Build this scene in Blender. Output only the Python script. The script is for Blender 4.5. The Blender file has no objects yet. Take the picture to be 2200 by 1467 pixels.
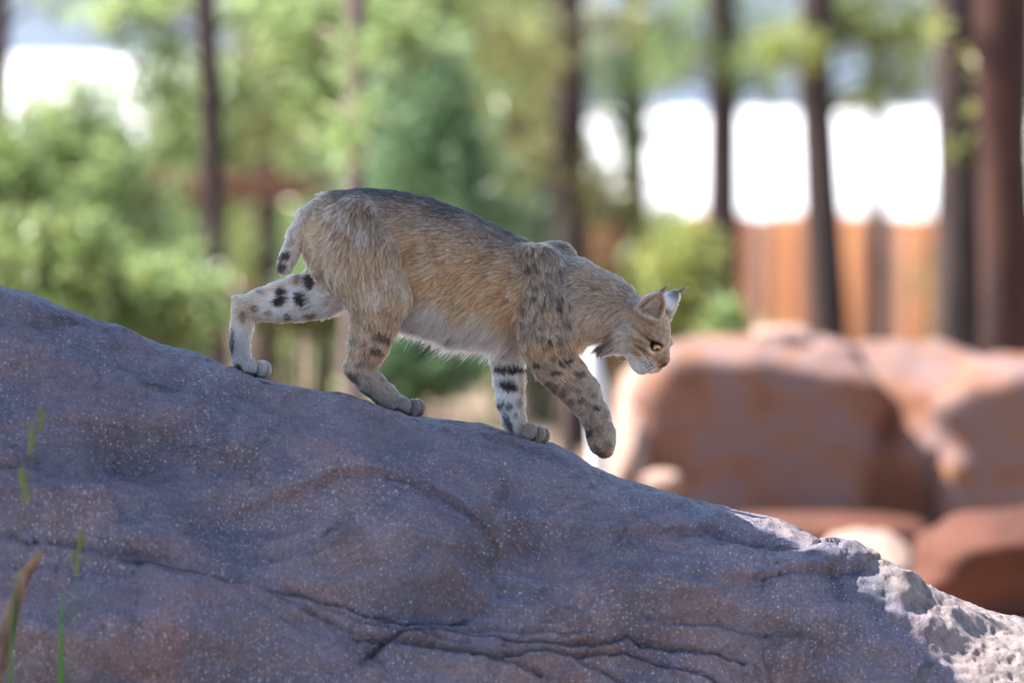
import bpy, math
import numpy as np
from mathutils import Vector, Matrix
from mathutils.kdtree import KDTree

scene = bpy.context.scene
C = scene.collection
rad = math.radians

# ------------------------------------------------------------------ camera, sky, sun, exposure
F_MM, SENSOR = 200.0, 36.0
FPX = 2200.0 * F_MM / SENSOR            # focal length in photograph pixels
DIST = FPX / 1000.0                     # at this distance 1 photograph pixel = 1 mm
CAM = np.array([0.0, -DIST, 1.45])
PITCH = rad(1.47)
cam_d = bpy.data.cameras.new("camera")
cam = bpy.data.objects.new("camera", cam_d)
C.objects.link(cam)
cam.location = CAM
cam.rotation_euler = (math.pi / 2 - PITCH, 0, 0)
cam_d.lens, cam_d.sensor_width, cam_d.clip_end, cam_d.clip_start = F_MM, SENSOR, 3000.0, 0.1
cam_d.dof.use_dof = True
cam_d.dof.focus_distance = DIST
cam_d.dof.aperture_fstop = 2.15
scene.camera = cam

SUN = np.array([-0.58, 0.06, 0.80]); SUN /= np.linalg.norm(SUN)
world = bpy.data.worlds.new("World"); scene.world = world; world.use_nodes = True
wn = world.node_tree; bg = wn.nodes["Background"]
sky = wn.nodes.new("ShaderNodeTexSky"); sky.sky_type = 'NISHITA'; sky.sun_disc = False
sky.sun_elevation = math.asin(SUN[2]); sky.sun_rotation = math.atan2(SUN[0], SUN[1])
sky.air_density, sky.dust_density, sky.ozone_density = 1.0, 1.2, 1.0
wn.links.new(sky.outputs[0], bg.inputs[0]); bg.inputs[1].default_value = 0.085
sd = bpy.data.lights.new("sun", 'SUN'); sd.energy = 4.8; sd.angle = rad(0.35); sd.color = (1.0, 0.93, 0.84)
so = bpy.data.objects.new("sun", sd); C.objects.link(so)
so.rotation_euler = Vector(SUN).to_track_quat('Z', 'Y').to_euler(); so.location = (-8, 6, 20)
vs = scene.view_settings
vs.view_transform, vs.look, vs.gamma, vs.exposure = 'Standard', 'None', 1.0, 1.92
try:
    vs.use_white_balance = True; vs.white_balance_temperature = 6350; vs.white_balance_tint = 10
except Exception:
    pass
scene.cycles.max_bounces = 8
scene.cycles.transparent_max_bounces = 8
scene.cycles.use_denoising = True
scene.cycles_curves.shape = 'RIBBONS'
scene.cycles.sample_clamp_indirect = 6.0

# ------------------------------------------------------------------ helpers
cp, sp_ = math.cos(PITCH), math.sin(PITCH)
FWD, UPV = np.array([0, cp, -sp_]), np.array([0, sp_, cp])
def P(px, py, d):
    """the point at depth d (metres along +Y from the camera) that the photograph shows at (px, py)"""
    r = FWD + np.array([1.0, 0, 0]) * ((px - 1100) / FPX) + UPV * ((733.5 - py) / FPX)
    return CAM + r * (d / r[1])
def project(p):
    v = p - CAM
    z = v @ FWD
    return 1100 + FPX * v[..., 0] / z, 733.5 - FPX * (v @ UPV) / z
def lin(r, g, b):
    f = lambda c: (c / 255 / 12.92) if c / 255 <= 0.04045 else ((c / 255 + 0.055) / 1.055) ** 2.4
    return np.array([f(r), f(g), f(b)])
def tag(o, label=None, cat=None, group=None, kind=None):
    if label: o["label"] = label
    if cat: o["category"] = cat
    if group: o["group"] = group
    if kind: o["kind"] = kind
    return o
def empty(name, loc=(0, 0, 0)):
    o = bpy.data.objects.new(name, None); C.objects.link(o); o.location = loc
    o.empty_display_size = 0.1
    return o
def mesh(name, v, f, mat=None, parent=None, smooth=True, tuft=24):
    """v (n,3) world coordinates, f (m,3|4) index array"""
    me = bpy.data.meshes.new(name)
    v = np.asarray(v, np.float32); f = np.asarray(f, np.int32)
    if parent is not None:
        v = v - np.array(parent_loc(parent), np.float32)
    k = f.shape[1]
    me.vertices.add(len(v)); me.vertices.foreach_set("co", v.ravel())
    me.loops.add(f.size); me.loops.foreach_set("vertex_index", f.ravel())
    me.polygons.add(len(f)); me.polygons.foreach_set("loop_start", np.arange(0, f.size, k, dtype=np.int32))
    if smooth: me.polygons.foreach_set("use_smooth", np.ones(len(f), bool))
    me.update(calc_edges=True); me.validate()
    o = bpy.data.objects.new(name, me); C.objects.link(o)
    if mat: me.materials.append(mat)
    if name == "crown":       # every tuft (a run of faces) has its own tone
        tr_ = np.random.default_rng(len(v)).random(len(v) // tuft + 1).repeat(tuft)[:len(v)]
        me.attributes.new("tuft", 'FLOAT', 'POINT').data.foreach_set("value", tr_.astype(np.float32))
    if parent is not None: o.parent = parent
    return o
def parent_loc(p):
    l = np.array(p.location)
    while p.parent is not None:
        p = p.parent; l = l + np.array(p.location)
    return l

def _hash(i, j, k, seed):
    h = (i.astype(np.int64) * 374761393 + j.astype(np.int64) * 668265263 + k.astype(np.int64) * 2147483647 + seed * 1274126177) & 0xFFFFFFFF
    h = ((h ^ (h >> 13)) * 1274126177) & 0xFFFFFFFF
    h = h ^ (h >> 16)
    return (h & 0xFFFFFF) / float(0xFFFFFF)
def vnoise(x, y, z, seed=0):
    xi, yi, zi = np.floor(x), np.floor(y), np.floor(z)
    fx, fy, fz = x - xi, y - yi, z - zi
    fx, fy, fz = [t * t * t * (t * (t * 6 - 15) + 10) for t in (fx, fy, fz)]
    r = 0
    for a in (0, 1):
        for b in (0, 1):
            for c in (0, 1):
                r = r + _hash(xi + a, yi + b, zi + c, seed) * (fx if a else 1 - fx) * (fy if b else 1 - fy) * (fz if c else 1 - fz)
    return r * 2 - 1
def fbm(x, y, z, octv=4, seed=0, gain=0.5):
    r, a = 0, 1.0
    for o in range(octv):
        r = r + a * vnoise(x * 2 ** o + 17.3 * o, y * 2 ** o + 5.1 * o, z * 2 ** o - 9.7 * o, seed + o)
        a *= gain
    return r
def sstep(a, b, x):
    t = np.clip((x - a) / (b - a), 0, 1)
    return t * t * (3 - 2 * t)

# ---- materials
def new_mat(name):
    m = bpy.data.materials.new(name); m.use_nodes = True
    return m, m.node_tree, m.node_tree.nodes["Principled BSDF"]
def noise_mat(name, cols, scale=4.0, detail=6.0, rough=0.85, bump=0.0, bump_scale=40.0, stretch=(1, 1, 1), spec=0.3, distort=0.0):
    m, nt, b = new_mat(name)
    tc = nt.nodes.new("ShaderNodeTexCoord"); mp = nt.nodes.new("ShaderNodeMapping")
    mp.inputs["Scale"].default_value = stretch
    nt.links.new(tc.outputs["Object"], mp.inputs[0])
    n = nt.nodes.new("ShaderNodeTexNoise"); n.inputs["Scale"].default_value = scale; n.inputs["Detail"].default_value = detail
    n.inputs["Distortion"].default_value = distort
    nt.links.new(mp.outputs[0], n.inputs["Vector"])
    r = nt.nodes.new("ShaderNodeValToRGB"); el = r.color_ramp.elements
    while len(el) < len(cols): el.new(0.5)
    for i, c in enumerate(cols):
        el[i].position = 0.3 + 0.4 * i / max(1, len(cols) - 1); el[i].color = (*c, 1)
    nt.links.new(n.outputs[0], r.inputs[0]); nt.links.new(r.outputs[0], b.inputs["Base Color"])
    b.inputs["Roughness"].default_value = rough; b.inputs["Specular IOR Level"].default_value = spec
    if bump:
        n2 = nt.nodes.new("ShaderNodeTexNoise"); n2.inputs["Scale"].default_value = bump_scale; n2.inputs["Detail"].default_value = 8
        nt.links.new(mp.outputs[0], n2.inputs["Vector"])
        bp = nt.nodes.new("ShaderNodeBump"); bp.inputs["Strength"].default_value = 0.6; bp.inputs["Distance"].default_value = bump
        nt.links.new(n2.outputs[0], bp.inputs["Height"]); nt.links.new(bp.outputs[0], b.inputs["Normal"])
    return m
def leaf_mat(name, c1, c2, trans=0.45, vary=True):
    m, nt, b = new_mat(name)
    tc = nt.nodes.new("ShaderNodeTexCoord")
    n = nt.nodes.new("ShaderNodeTexNoise"); n.inputs["Scale"].default_value = 5.0; n.inputs["Detail"].default_value = 4
    nt.links.new(tc.outputs["Object"], n.inputs["Vector"])
    r = nt.nodes.new("ShaderNodeValToRGB"); r.color_ramp.elements[0].position = 0.35; r.color_ramp.elements[1].position = 0.65
    r.color_ramp.elements[0].color = (*c1, 1); r.color_ramp.elements[1].color = (*c2, 1)
    nt.links.new(n.outputs[0], r.inputs[0])
    vr = nt.nodes.new("ShaderNodeValToRGB"); ve = vr.color_ramp.elements; ve.new(.1); ve.new(.5)
    for e, (p, c) in zip(ve, ((0.0, (.70, .42, .26)), (0.08, (.34, .34, .28)), (0.5, (.72, .74, .68)), (1.0, (1.40, 1.35, 1.40)))): e.position = p; e.color = (*c, 1)
    ga = nt.nodes.new("ShaderNodeAttribute"); ga.attribute_name = "tuft"
    if vary: nt.links.new(ga.outputs["Fac"], vr.inputs[0])
    else: vr.inputs[0].default_value = 0.7
    mu = nt.nodes.new("ShaderNodeMix"); mu.data_type = 'RGBA'; mu.blend_type = 'MULTIPLY'; mu.inputs[0].default_value = 1.0
    nt.links.new(r.outputs[0], mu.inputs[6]); nt.links.new(vr.outputs[0], mu.inputs[7]); nt.links.new(mu.outputs[2], b.inputs["Base Color"])
    b.inputs["Roughness"].default_value = 0.34
    tr = nt.nodes.new("ShaderNodeBsdfTranslucent"); mx = nt.nodes.new("ShaderNodeMixShader"); mx.inputs[0].default_value = trans
    nt.links.new(mu.outputs[2], tr.inputs[0])
    out = nt.nodes["Material Output"]
    nt.links.new(b.outputs[0], mx.inputs[1]); nt.links.new(tr.outputs[0], mx.inputs[2]); nt.links.new(mx.outputs[0], out.inputs[0])
    return m

MAT = {}
MAT['ground'] = noise_mat("dry_soil", [lin(88, 74, 64), lin(126, 106, 90), lin(150, 130, 112)], 1.3, 8, 0.95, 0.02, 30)
MAT['red_rock'] = noise_mat("red_sandstone", [lin(108, 66, 44), lin(128, 92, 76), lin(120, 100, 98), lin(136, 90, 56)], 2.4, 5, 0.8, 0.01, 26, (1, 1, 1.6), 0.3, 0.8)
MAT['rust_rock'] = noise_mat("rust_rock", [lin(66, 38, 30), lin(92, 54, 40), lin(80, 56, 48)], 2.6, 5, 0.85, 0.01, 26)
MAT['pale_rock'] = noise_mat("pale_rock", [lin(140, 112, 100), lin(176, 150, 136)], 3, 5, 0.9, 0.008, 30)
MAT['grey_rock'] = noise_mat("grey_rock", [lin(72, 66, 70), lin(98, 90, 94)], 3, 5, 0.9, 0.008, 30)
MAT['wood'] = noise_mat("fence_wood", [lin(156, 102, 70), lin(190, 132, 88), lin(162, 122, 104)], 1.2, 4, 0.8, 0.004, 30, (1.5, 1.5, 0.3))
MAT['wood_b'] = noise_mat("fence_wood_grey", [lin(130, 98, 84), lin(156, 122, 108)], 1.2, 4, 0.8, 0.004, 30, (1.5, 1.5, 0.3))
MAT['wood_c'] = noise_mat("fence_wood_dark", [lin(126, 82, 58), lin(158, 106, 72)], 1.2, 4, 0.8, 0.004, 30, (1.5, 1.5, 0.3))
MAT['red_wood'] = noise_mat("red_wood", [lin(120, 84, 66), lin(144, 104, 84)], 2.0, 4, 0.8, 0.004, 30, (0.3, 1, 2))
MAT['white_paint'] = noise_mat("white_sheet_roof", [lin(228, 228, 228), lin(238, 238, 238)], 2.0, 3, 0.5, 0, 1)
MAT['slate'] = noise_mat("blue_grey_wall", [lin(120, 128, 146), lin(146, 152, 168)], 0.6, 4, 0.8)
MAT['hill'] = noise_mat("wooded_hill", [lin(70, 80, 84), lin(92, 102, 116), lin(104, 116, 138)], 0.08, 6, 0.95)  # blue-grey tones put the haze of distance into the colour
MAT['bark_dark'] = noise_mat("dark_bark", [lin(42, 34, 34), lin(70, 58, 56), lin(56, 46, 44)], 6, 6, 0.9, 0.012, 18, (1, 1, 0.25))
MAT['bark_red'] = noise_mat("red_bark", [lin(44, 34, 34), lin(76, 50, 42), lin(58, 42, 38)], 5, 6, 0.9, 0.015, 14, (1, 1, 0.25))
MAT['bark_pale'] = noise_mat("pale_bark", [lin(104, 92, 88), lin(140, 124, 116)], 6, 6, 0.9, 0.008, 20, (1, 1, 0.3))
MAT['leaf_bright'] = leaf_mat("bright_pine_needles", lin(140, 168, 100), lin(186, 204, 150), 0.5)
MAT['leaf_mid'] = leaf_mat("green_pine_needles", lin(122, 148, 88), lin(166, 182, 122), 0.5)
MAT['leaf_olive'] = leaf_mat("olive_pine_needles", lin(134, 138, 86), lin(168, 168, 114), 0.45)
MAT['leaf_cool'] = leaf_mat("cool_green_needles", lin(108, 146, 104), lin(152, 178, 136), 0.45)
MAT['leaf_yellow'] = leaf_mat("yellow_green_leaves", lin(154, 168, 88), lin(190, 198, 124), 0.5)
MAT['grass'] = leaf_mat("grass_blade_green", lin(70, 140, 40), lin(110, 165, 60), 0.5, False)
MAT['seed'] = leaf_mat("grass_seed_head", lin(110, 140, 60), lin(150, 165, 90), 0.5, False)
MAT['stick'] = noise_mat("stick_bark", [lin(84, 68, 60), lin(132, 112, 96), lin(62, 56, 54)], 30, 6, 0.9, 0.003, 120, (1, 1, 0.3))
MAT['twig_grey'] = noise_mat("grey_twig", [lin(60, 62, 70), lin(104, 106, 116)], 40, 6, 0.8, 0.002, 120)

# ------------------------------------------------------------------ ground and far hill
def make_ground():
    xs = np.concatenate([np.linspace(-900, -20, 30), np.linspace(-18, 18, 145), np.linspace(20, 900, 30)])
    ys = np.concatenate([np.linspace(-60, -14, 10), np.linspace(-13, 60, 220), np.linspace(62, 1500, 40)])
    X, Y = np.meshgrid(xs, ys, indexing='ij')
    Z = 0.05 * fbm(X * 0.35, Y * 0.35, X * 0, 4, 3) + 0.012 * fbm(X * 2.5, Y * 2.5, X * 0, 3, 8)
    Z = Z - 1.3 * sstep(34, 48, Y)                     # falls away behind the fence
    n, m = X.shape
    idx = np.arange(n * m).reshape(n, m)
    f = np.stack([idx[:-1, :-1], idx[1:, :-1], idx[1:, 1:], idx[:-1, 1:]], -1).reshape(-1, 4)
    tag(mesh("ground", np.stack([X, Y, Z], -1).reshape(-1, 3), f, MAT['ground']), kind='structure')
make_ground()
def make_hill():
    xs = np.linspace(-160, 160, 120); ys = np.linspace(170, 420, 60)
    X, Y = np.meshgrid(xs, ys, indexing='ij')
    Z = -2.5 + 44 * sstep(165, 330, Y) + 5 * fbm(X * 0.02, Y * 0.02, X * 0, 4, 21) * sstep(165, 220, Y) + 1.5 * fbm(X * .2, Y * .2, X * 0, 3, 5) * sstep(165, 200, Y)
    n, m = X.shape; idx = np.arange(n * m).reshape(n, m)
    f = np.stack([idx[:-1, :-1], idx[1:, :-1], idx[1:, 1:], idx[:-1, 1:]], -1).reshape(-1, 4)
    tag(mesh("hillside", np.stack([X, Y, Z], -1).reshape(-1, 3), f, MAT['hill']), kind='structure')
make_hill()

# ------------------------------------------------------------------ the boulder the cat walks on
CREST = np.array([(-1400, 330), (-900, 400), (-400, 520), (-150, 585), (0, 618), (60, 633), (120, 660), (200, 690), (250, 704), (330, 740), (420, 762), (480, 790),
    (520, 806), (560, 819), (620, 832), (750, 856), (830, 881), (920, 901), (1040, 916), (1110, 936), (1190, 956), (1230, 976),
    (1270, 1004), (1330, 1031), (1400, 1051), (1480, 1075), (1600, 1105), (1680, 1121), (1760, 1165), (1870, 1203), (1900, 1210),
    (1960, 1250), (2000, 1265), (2080, 1300), (2150, 1325), (2200, 1334), (2350, 1390), (2600, 1540), (2900, 1800), (3200, 2250), (3400, 2600)], float)
def crest_z(x):
    px = 1100 + x * 1000
    py = np.interp(px, CREST[:, 0], CREST[:, 1])
    return CAM[2] + (420.0 - py) / 1000.0 - 0.0002

def seg_field(px, py, poly):
    """signed distance (positive below the line) and the falloff along a polyline, in millimetres"""
    best = np.full(px.shape, 1e9); sgn = np.zeros(px.shape)
    for (x0, y0), (x1, y1) in zip(poly[:-1], poly[1:]):
        dx, dy = x1 - x0, y1 - y0; L2 = dx * dx + dy * dy
        t = np.clip(((px - x0) * dx + (py - y0) * dy) / L2, 0, 1)
        ex, ey = px - (x0 + t * dx), py - (y0 + t * dy)
        d = np.hypot(ex, ey)
        s = np.sign(ey * dx - ex * dy)
        m = d < best
        best = np.where(m, d, best); sgn = np.where(m, s, sgn)
    return best, sgn

# creases: polyline, crack depth mm, crack width mm, step (bulge of the lower lip) mm, reach of the step mm
CREASES = [
    ([(-80, 1125), (0, 1148), (60, 1172), (130, 1182), (220, 1200), (310, 1216), (400, 1240), (490, 1270), (530, 1276), (610, 1281), (700, 1300), (790, 1328), (860, 1346), (940, 1340), (1000, 1325)], 16, 5, 14, 50),
    ([(60, 1172), (160, 1176), (230, 1188), (300, 1192), (370, 1208)], 9, 4, -8, 30),
    ([(530, 1276), (600, 1302), (680, 1334), (770, 1374), (850, 1400)], 8, 4, 6, 30),
    ([(-60, 1010), (0, 1003), (60, 1004), (130, 1020), (190, 1050), (230, 1085)], 3, 8, 22, 60),
    ([(690, 1050), (740, 1037), (820, 1034), (890, 1042), (950, 1070), (985, 1100)], 2, 7, -20, 70),
    ([(590, 1205), (650, 1190), (720, 1150), (760, 1120)], 3, 6, 10, 50),
    ([(790, 1420), (860, 1368), (960, 1362), (1060, 1380), (1180, 1398), (1270, 1392), (1340, 1375), (1420, 1384), (1500, 1400), (1590, 1432)], 17, 5, 16, 36),
    ([(760, 1385), (860, 1392), (980, 1412), (1090, 1440), (1160, 1462)], 15, 5, 12, 32),
    ([(1010, 1424), (1100, 1425), (1200, 1422), (1260, 1412), (1330, 1404), (1420, 1420), (1500, 1446), (1570, 1490)], 18, 5, 14, 30),
    ([(1240, 1432), (1300, 1452), (1370, 1490)], 12, 5, 8, 26),
    ([(930, 1340), (1040, 1352), (1150, 1368), (1240, 1374)], 8, 4, 5, 30),
    ([(700, 1318), (800, 1352), (900, 1376), (1000, 1396)], 7, 4, 5, 26),
    ([(1380, 1340), (1460, 1352), (1540, 1356), (1620, 1378), (1700, 1394)], 5, 5, 8, 30),
    ([(1450, 1162), (1520, 1158), (1600, 1166), (1680, 1182), (1712, 1196)], 5, 6, -16, 46),
    ([(1490, 1205), (1560, 1200), (1640, 1206), (1710, 1200)], 10, 5, 14, 38),
    ([(1600, 1270), (1700, 1262), (1780, 1262), (1835, 1246)], 6, 6, -16, 46),
    ([(1270, 1228), (1300, 1195), (1340, 1160), (1420, 1130)], 2, 8, 14, 60),
    ([(1290, 1000), (1400, 1052), (1500, 1092), (1620, 1122)], 0, 6, -7, 26),
    ([(430, 858), (500, 856), (560, 866), (620, 880), (665, 900)], 9, 10, 4, 26),
    ([(215, 1008), (250, 1000), (280, 1004)], 7, 7, 4, 20),
    ([(740, 914), (790, 914), (810, 921)], 5, 6, 3, 18),
    ([(1150, 952), (1200, 968), (1250, 1000), (1300, 1030)], 2, 6, -6, 24),
    ([(560, 1330), (640, 1366), (740, 1402), (800, 1440)], 3, 6, 8, 46),
    ([(600, 1212), (640, 1206), (680, 1196)], 6, 5, 4, 20),
    ([(-40, 1230), (60, 1226), (180, 1242), (300, 1236), (420, 1256)], 3, 6, 9, 44),
]
BUMPS = [(880, 1180, 200, 90, 0.040), (560, 1130, 120, 80, -0.022), (1320, 1120, 200, 60, 0.016), (1480, 1290, 260, 90, 0.045), (1120, 1210, 110, 90, -0.035),
         (330, 960, 200, 60, -0.02), (140, 1080, 120, 50, 0.03), (350, 1370, 260, 70, 0.04), (900, 1010, 250, 40, 0.010), (1750, 1380, 140, 110, 0.03),
         (1010, 1330, 120, 40, -0.02), (520, 960, 140, 40, 0.012), (1800, 1220, 90, 30, 0.012)]

SHADE_EDGE = np.array([(1300, 1010), (1500, 1072), (1610, 1104), (1690, 1150), (1730, 1180), (1830, 1244), (1900, 1296), (1960, 1352), (2030, 1425), (2085, 1475), (2160, 1600), (2230, 1900)], float)

def make_boulder():
    xs = np.concatenate([np.linspace(-2.6, -1.22, 46)[:-1], np.arange(-1.22, 1.22, 0.0042), np.linspace(1.22, 2.35, 46)])
    sfront = np.concatenate([np.arange(0, 0.95, 0.0042), np.linspace(0.955, 1.75, 70)])
    sback = -np.cumsum(np.linspace(0.006, 0.045, 48))[::-1]
    ss = np.concatenate([sback, sfront])
    X, S = np.meshgrid(xs, ss, indexing='ij')
    px0 = 1100 + X * 1000
    # slope angle along the section
    steep = rad(52) + 0.16 * fbm(X * 1.3, X * 0 + 2.2, S * 1.6, 3, 31)
    ramp = 0.20 + 0.10 * fbm(X * 0.9, X * 0, X * 0, 2, 44)
    steep = np.where(px0 > 1640, steep - 0.42 * sstep(1560, 2100, px0), steep)
    a_f = 0.03 + steep * sstep(0.16, 0.16 + ramp * 2.0, S) + 0.30 * sstep(0.75, 1.3, S)
    a_b = 1.25 * sstep(0.10, 0.55, -S)
    ang = np.where(S >= 0, a_f, -a_b - 0.05)
    dS = np.diff(ss)
    i0 = len(sback)
    drop = np.zeros_like(X); fw = np.zeros_like(X)
    for j in range(i0 + 1, len(ss)):
        a = ang[:, j]
        drop[:, j] = drop[:, j - 1] + np.sin(a) * dS[j - 1]; fw[:, j] = fw[:, j - 1] + np.cos(a) * dS[j - 1]
    for j in range(i0 - 1, -1, -1):
        a = ang[:, j]
        drop[:, j] = drop[:, j + 1] - np.sin(a) * dS[j]; fw[:, j] = fw[:, j + 1] - np.cos(a) * dS[j]
    Y = -fw + 0.10
    Z = crest_z(X) - drop
    V = np.stack([X, Y, Z], -1)
    def normals(V):
        n = np.cross(np.gradient(V, axis=0), np.gradient(V, axis=1))
        n = -n / (np.linalg.norm(n, axis=-1, keepdims=True) + 1e-12)
        return n
    N = normals(V)
    if N[len(xs) // 2, i0 + 100, 1] > 0: N = -N
    px, py = project(V)
    front = sstep(0.15, 0.30, S)                     # keep the walked crest where it is
    D = np.zeros_like(X)
    for bx, by, sx, sy, h in BUMPS:
        D += 1.9 * h * np.exp(-((px - bx) / sx) ** 2 - ((py - by) / sy) ** 2)
    D += 0.030 * fbm(X * 2.3, Y * 2.3, Z * 3.4, 3, 7) + 0.012 * fbm(X * 9, Y * 9, Z * 15, 3, 12)
    rid = 1 - np.abs(fbm(X * 3.6 + 4, Y * 3.6, Z * 5.5, 3, 112)) * 1.6
    D += 0.016 * np.clip(rid, -1, 1)
    # slanting flow of the layers
    lay = (py - 0.28 * px) / 1000.0
    D += 0.006 * fbm(X * 2.0, lay * 26, X * 0, 3, 77) * sstep(1000, 1250, py)
    wx = px + 9 * fbm(X * 14, Y * 14, Z * 14, 3, 55); wy = py + 9 * fbm(X * 14, Y * 14, Z * 14, 3, 66)
    for poly, dep, wid, step, reach in CREASES:
        d, s = seg_field(wx, wy, poly)
        ends = np.ones_like(d)
        m = d < reach * 4
        prof = -1.35 * dep * np.exp(-(d / wid) ** 2) + step * np.where(s > 0, 1, 0) * np.exp(-d / reach) * sstep(0, 4, d)
        prof += -0.35 * step * np.where(s < 0, 1, 0) * np.exp(-d / reach)
        D += np.where(m, prof, 0) * 0.001
    D *= front
    # rough broken skin everywhere, pitted on the sunlit end
    D += 0.0024 * fbm(X * 45, Y * 45, Z * 45, 3, 91) + 0.0012 * fbm(X * 130, Y * 130, Z * 130, 2, 93)
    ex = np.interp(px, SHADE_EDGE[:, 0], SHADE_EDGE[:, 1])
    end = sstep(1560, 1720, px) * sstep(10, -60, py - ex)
    pit = fbm(X * 70, Y * 70, Z * 70, 2, 95); pit2 = fbm(X * 28, Y * 28, Z * 28, 3, 97)
    D += end * (-0.003 * sstep(0.25, 0.6, pit) - 0.005 * sstep(0.35, 0.8, pit2) + 0.003 * fbm(X * 18, Y * 18, Z * 30, 3, 98))
    flake = fbm(X * 11, Y * 11, Z * 26, 3, 101)
    D += -0.004 * sstep(0.30, 0.36, flake) * sstep(0.0, 0.05, S)
    V = V + N * D[..., None]
    n, m_ = X.shape
    idx = np.arange(n * m_).reshape(n, m_)
    f = np.stack([idx[:-1, :-1], idx[:-1, 1:], idx[1:, 1:], idx[1:, :-1]], -1).reshape(-1, 4)
    # material
    m, nt, b = new_mat("grey_purple_granite")
    L = nt.links
    tc = nt.nodes.new("ShaderNodeTexCoord")
    def noise(scale, detail=5, rough=0.55, vec=None, dist=0.0):
        q = nt.nodes.new("ShaderNodeTexNoise"); q.inputs["Scale"].default_value = scale; q.inputs["Detail"].default_value = detail
        q.inputs["Roughness"].default_value = rough; q.inputs["Distortion"].default_value = dist
        L.new(vec or tc.outputs["Object"], q.inputs["Vector"]); return q
    def ramp(src, stops):
        r = nt.nodes.new("ShaderNodeValToRGB"); el = r.color_ramp.elements
        while len(el) < len(stops): el.new(0.5)
        for e, (p, c) in zip(el, stops):
            e.position = p; e.color = (*c, 1) if len(c) == 3 else c
        L.new(src, r.inputs[0]); return r
    def mix(fac, a, bb, mode='MIX'):
        q = nt.nodes.new("ShaderNodeMix"); q.data_type = 'RGBA'; q.blend_type = mode
        if isinstance(fac, float): q.inputs[0].default_value = fac
        else: L.new(fac, q.inputs[0])
        for s, v in ((6, a), (7, bb)):
            if isinstance(v, (tuple, np.ndarray)): q.inputs[s].default_value = (*v[:3], 1)
            else: L.new(v, q.inputs[s])
        return q.outputs[2]
    base = ramp(noise(3.2, 6, 0.6, None, 0.6).outputs[0], [(0.30, lin(86, 86, 100)), (0.46, lin(108, 101, 114)), (0.58, lin(126, 113, 120)), (0.72, lin(98, 96, 112))])
    redm = ramp(noise(2.1, 6, 0.62, None, 1.2).outputs[0], [(0.54, (0, 0, 0)), (0.74, (.6, .6, .6))])
    c1 = mix(redm.outputs[0], base.outputs[0], lin(140, 104, 98))
    darkm = ramp(noise(5.5, 7, 0.65, None, 0.5).outputs[0], [(0.54, (0, 0, 0)), (0.70, (0.8, 0.8, 0.8))])
    c2 = mix(darkm.outputs[0], c1, lin(70, 60, 62))
    fine = ramp(noise(140, 4, 0.7).outputs[0], [(0.3, (0.6, 0.6, 0.6)), (0.7, (1.3, 1.3, 1.3))])
    c3 = mix(1.0, c2, fine.outputs[0], 'MULTIPLY')
    # pale crystals
    wn_ = noise(170, 3, 0.6)
    wm_ = nt.nodes.new("ShaderNodeVectorMath"); wm_.operation = 'MULTIPLY_ADD'
    L.new(wn_.outputs["Color"], wm_.inputs[0]); wm_.inputs[1].default_value = (0.010, 0.010, 0.010); L.new(tc.outputs["Object"], wm_.inputs[2])
    warp = wm_.outputs[0]
    def specks(scale, thr, keep):
        v = nt.nodes.new("ShaderNodeTexVoronoi"); v.inputs["Scale"].default_value = scale
        L.new(warp, v.inputs["Vector"])
        a = nt.nodes.new("ShaderNodeMath"); a.operation = 'LESS_THAN'; a.inputs[1].default_value = thr; L.new(v.outputs["Distance"], a.inputs[0])
        sx = nt.nodes.new("ShaderNodeSeparateColor"); L.new(v.outputs["Color"], sx.inputs[0])
        g = nt.nodes.new("ShaderNodeMath"); g.operation = 'GREATER_THAN'; g.inputs[1].default_value = keep; L.new(sx.outputs[0], g.inputs[0])
        p = nt.nodes.new("ShaderNodeMath"); p.operation = 'MULTIPLY'; L.new(a.outputs[0], p.inputs[0]); L.new(g.outputs[0], p.inputs[1])
        return p.outputs[0]
    def times(a, bsock):
        q = nt.nodes.new("ShaderNodeMath"); q.operation = 'MULTIPLY'; L.new(a, q.inputs[0]); L.new(bsock, q.inputs[1]); return q.outputs[0]
    dens = ramp(noise(4.5, 5, 0.6).outputs[0], [(0.36, (0.15, 0.15, 0.15)), (0.60, (1, 1, 1))]).outputs[0]
    c4 = mix(times(specks(190, 0.30, 0.62), dens), c3, lin(168, 166, 178))
    c4 = mix(times(specks(115, 0.24, 0.72), dens), c4, lin(186, 184, 196))
    c5 = mix(specks(84, 0.15, 0.80), c4, lin(176, 174, 186))
    # sunlit end painted paler, its mask following the shade edge
    at = nt.nodes.new("ShaderNodeAttribute"); at.attribute_name = "sunlit_tint"
    pale = ramp(noise(30, 6, 0.7).outputs[0], [(0.3, lin(84, 72, 72)), (0.45, lin(126, 112, 110)), (0.7, lin(152, 138, 134))])  # dark tones stand in for the shade inside pits
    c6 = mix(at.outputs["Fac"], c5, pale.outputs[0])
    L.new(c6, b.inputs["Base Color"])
    b.inputs["Roughness"].default_value = 0.5; b.inputs["Specular IOR Level"].default_value = 0.5
    bp = nt.nodes.new("ShaderNodeBump"); bp.inputs["Strength"].default_value = 0.9; bp.inputs["Distance"].default_value = 0.006
    L.new(noise(90, 8, 0.75).outputs[0], bp.inputs["Height"]); L.new(bp.outputs[0], b.inputs["Normal"])
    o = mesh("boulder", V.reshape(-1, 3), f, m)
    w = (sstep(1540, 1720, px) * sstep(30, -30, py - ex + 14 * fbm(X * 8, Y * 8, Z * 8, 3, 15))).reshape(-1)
    a = o.data.attributes.new("sunlit_tint", 'FLOAT', 'POINT'); a.data.foreach_set("value", w.astype(np.float32))
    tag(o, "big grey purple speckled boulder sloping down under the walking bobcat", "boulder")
    return V, px, py, ex
ROCK, RPX, RPY, REX = make_boulder()

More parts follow.
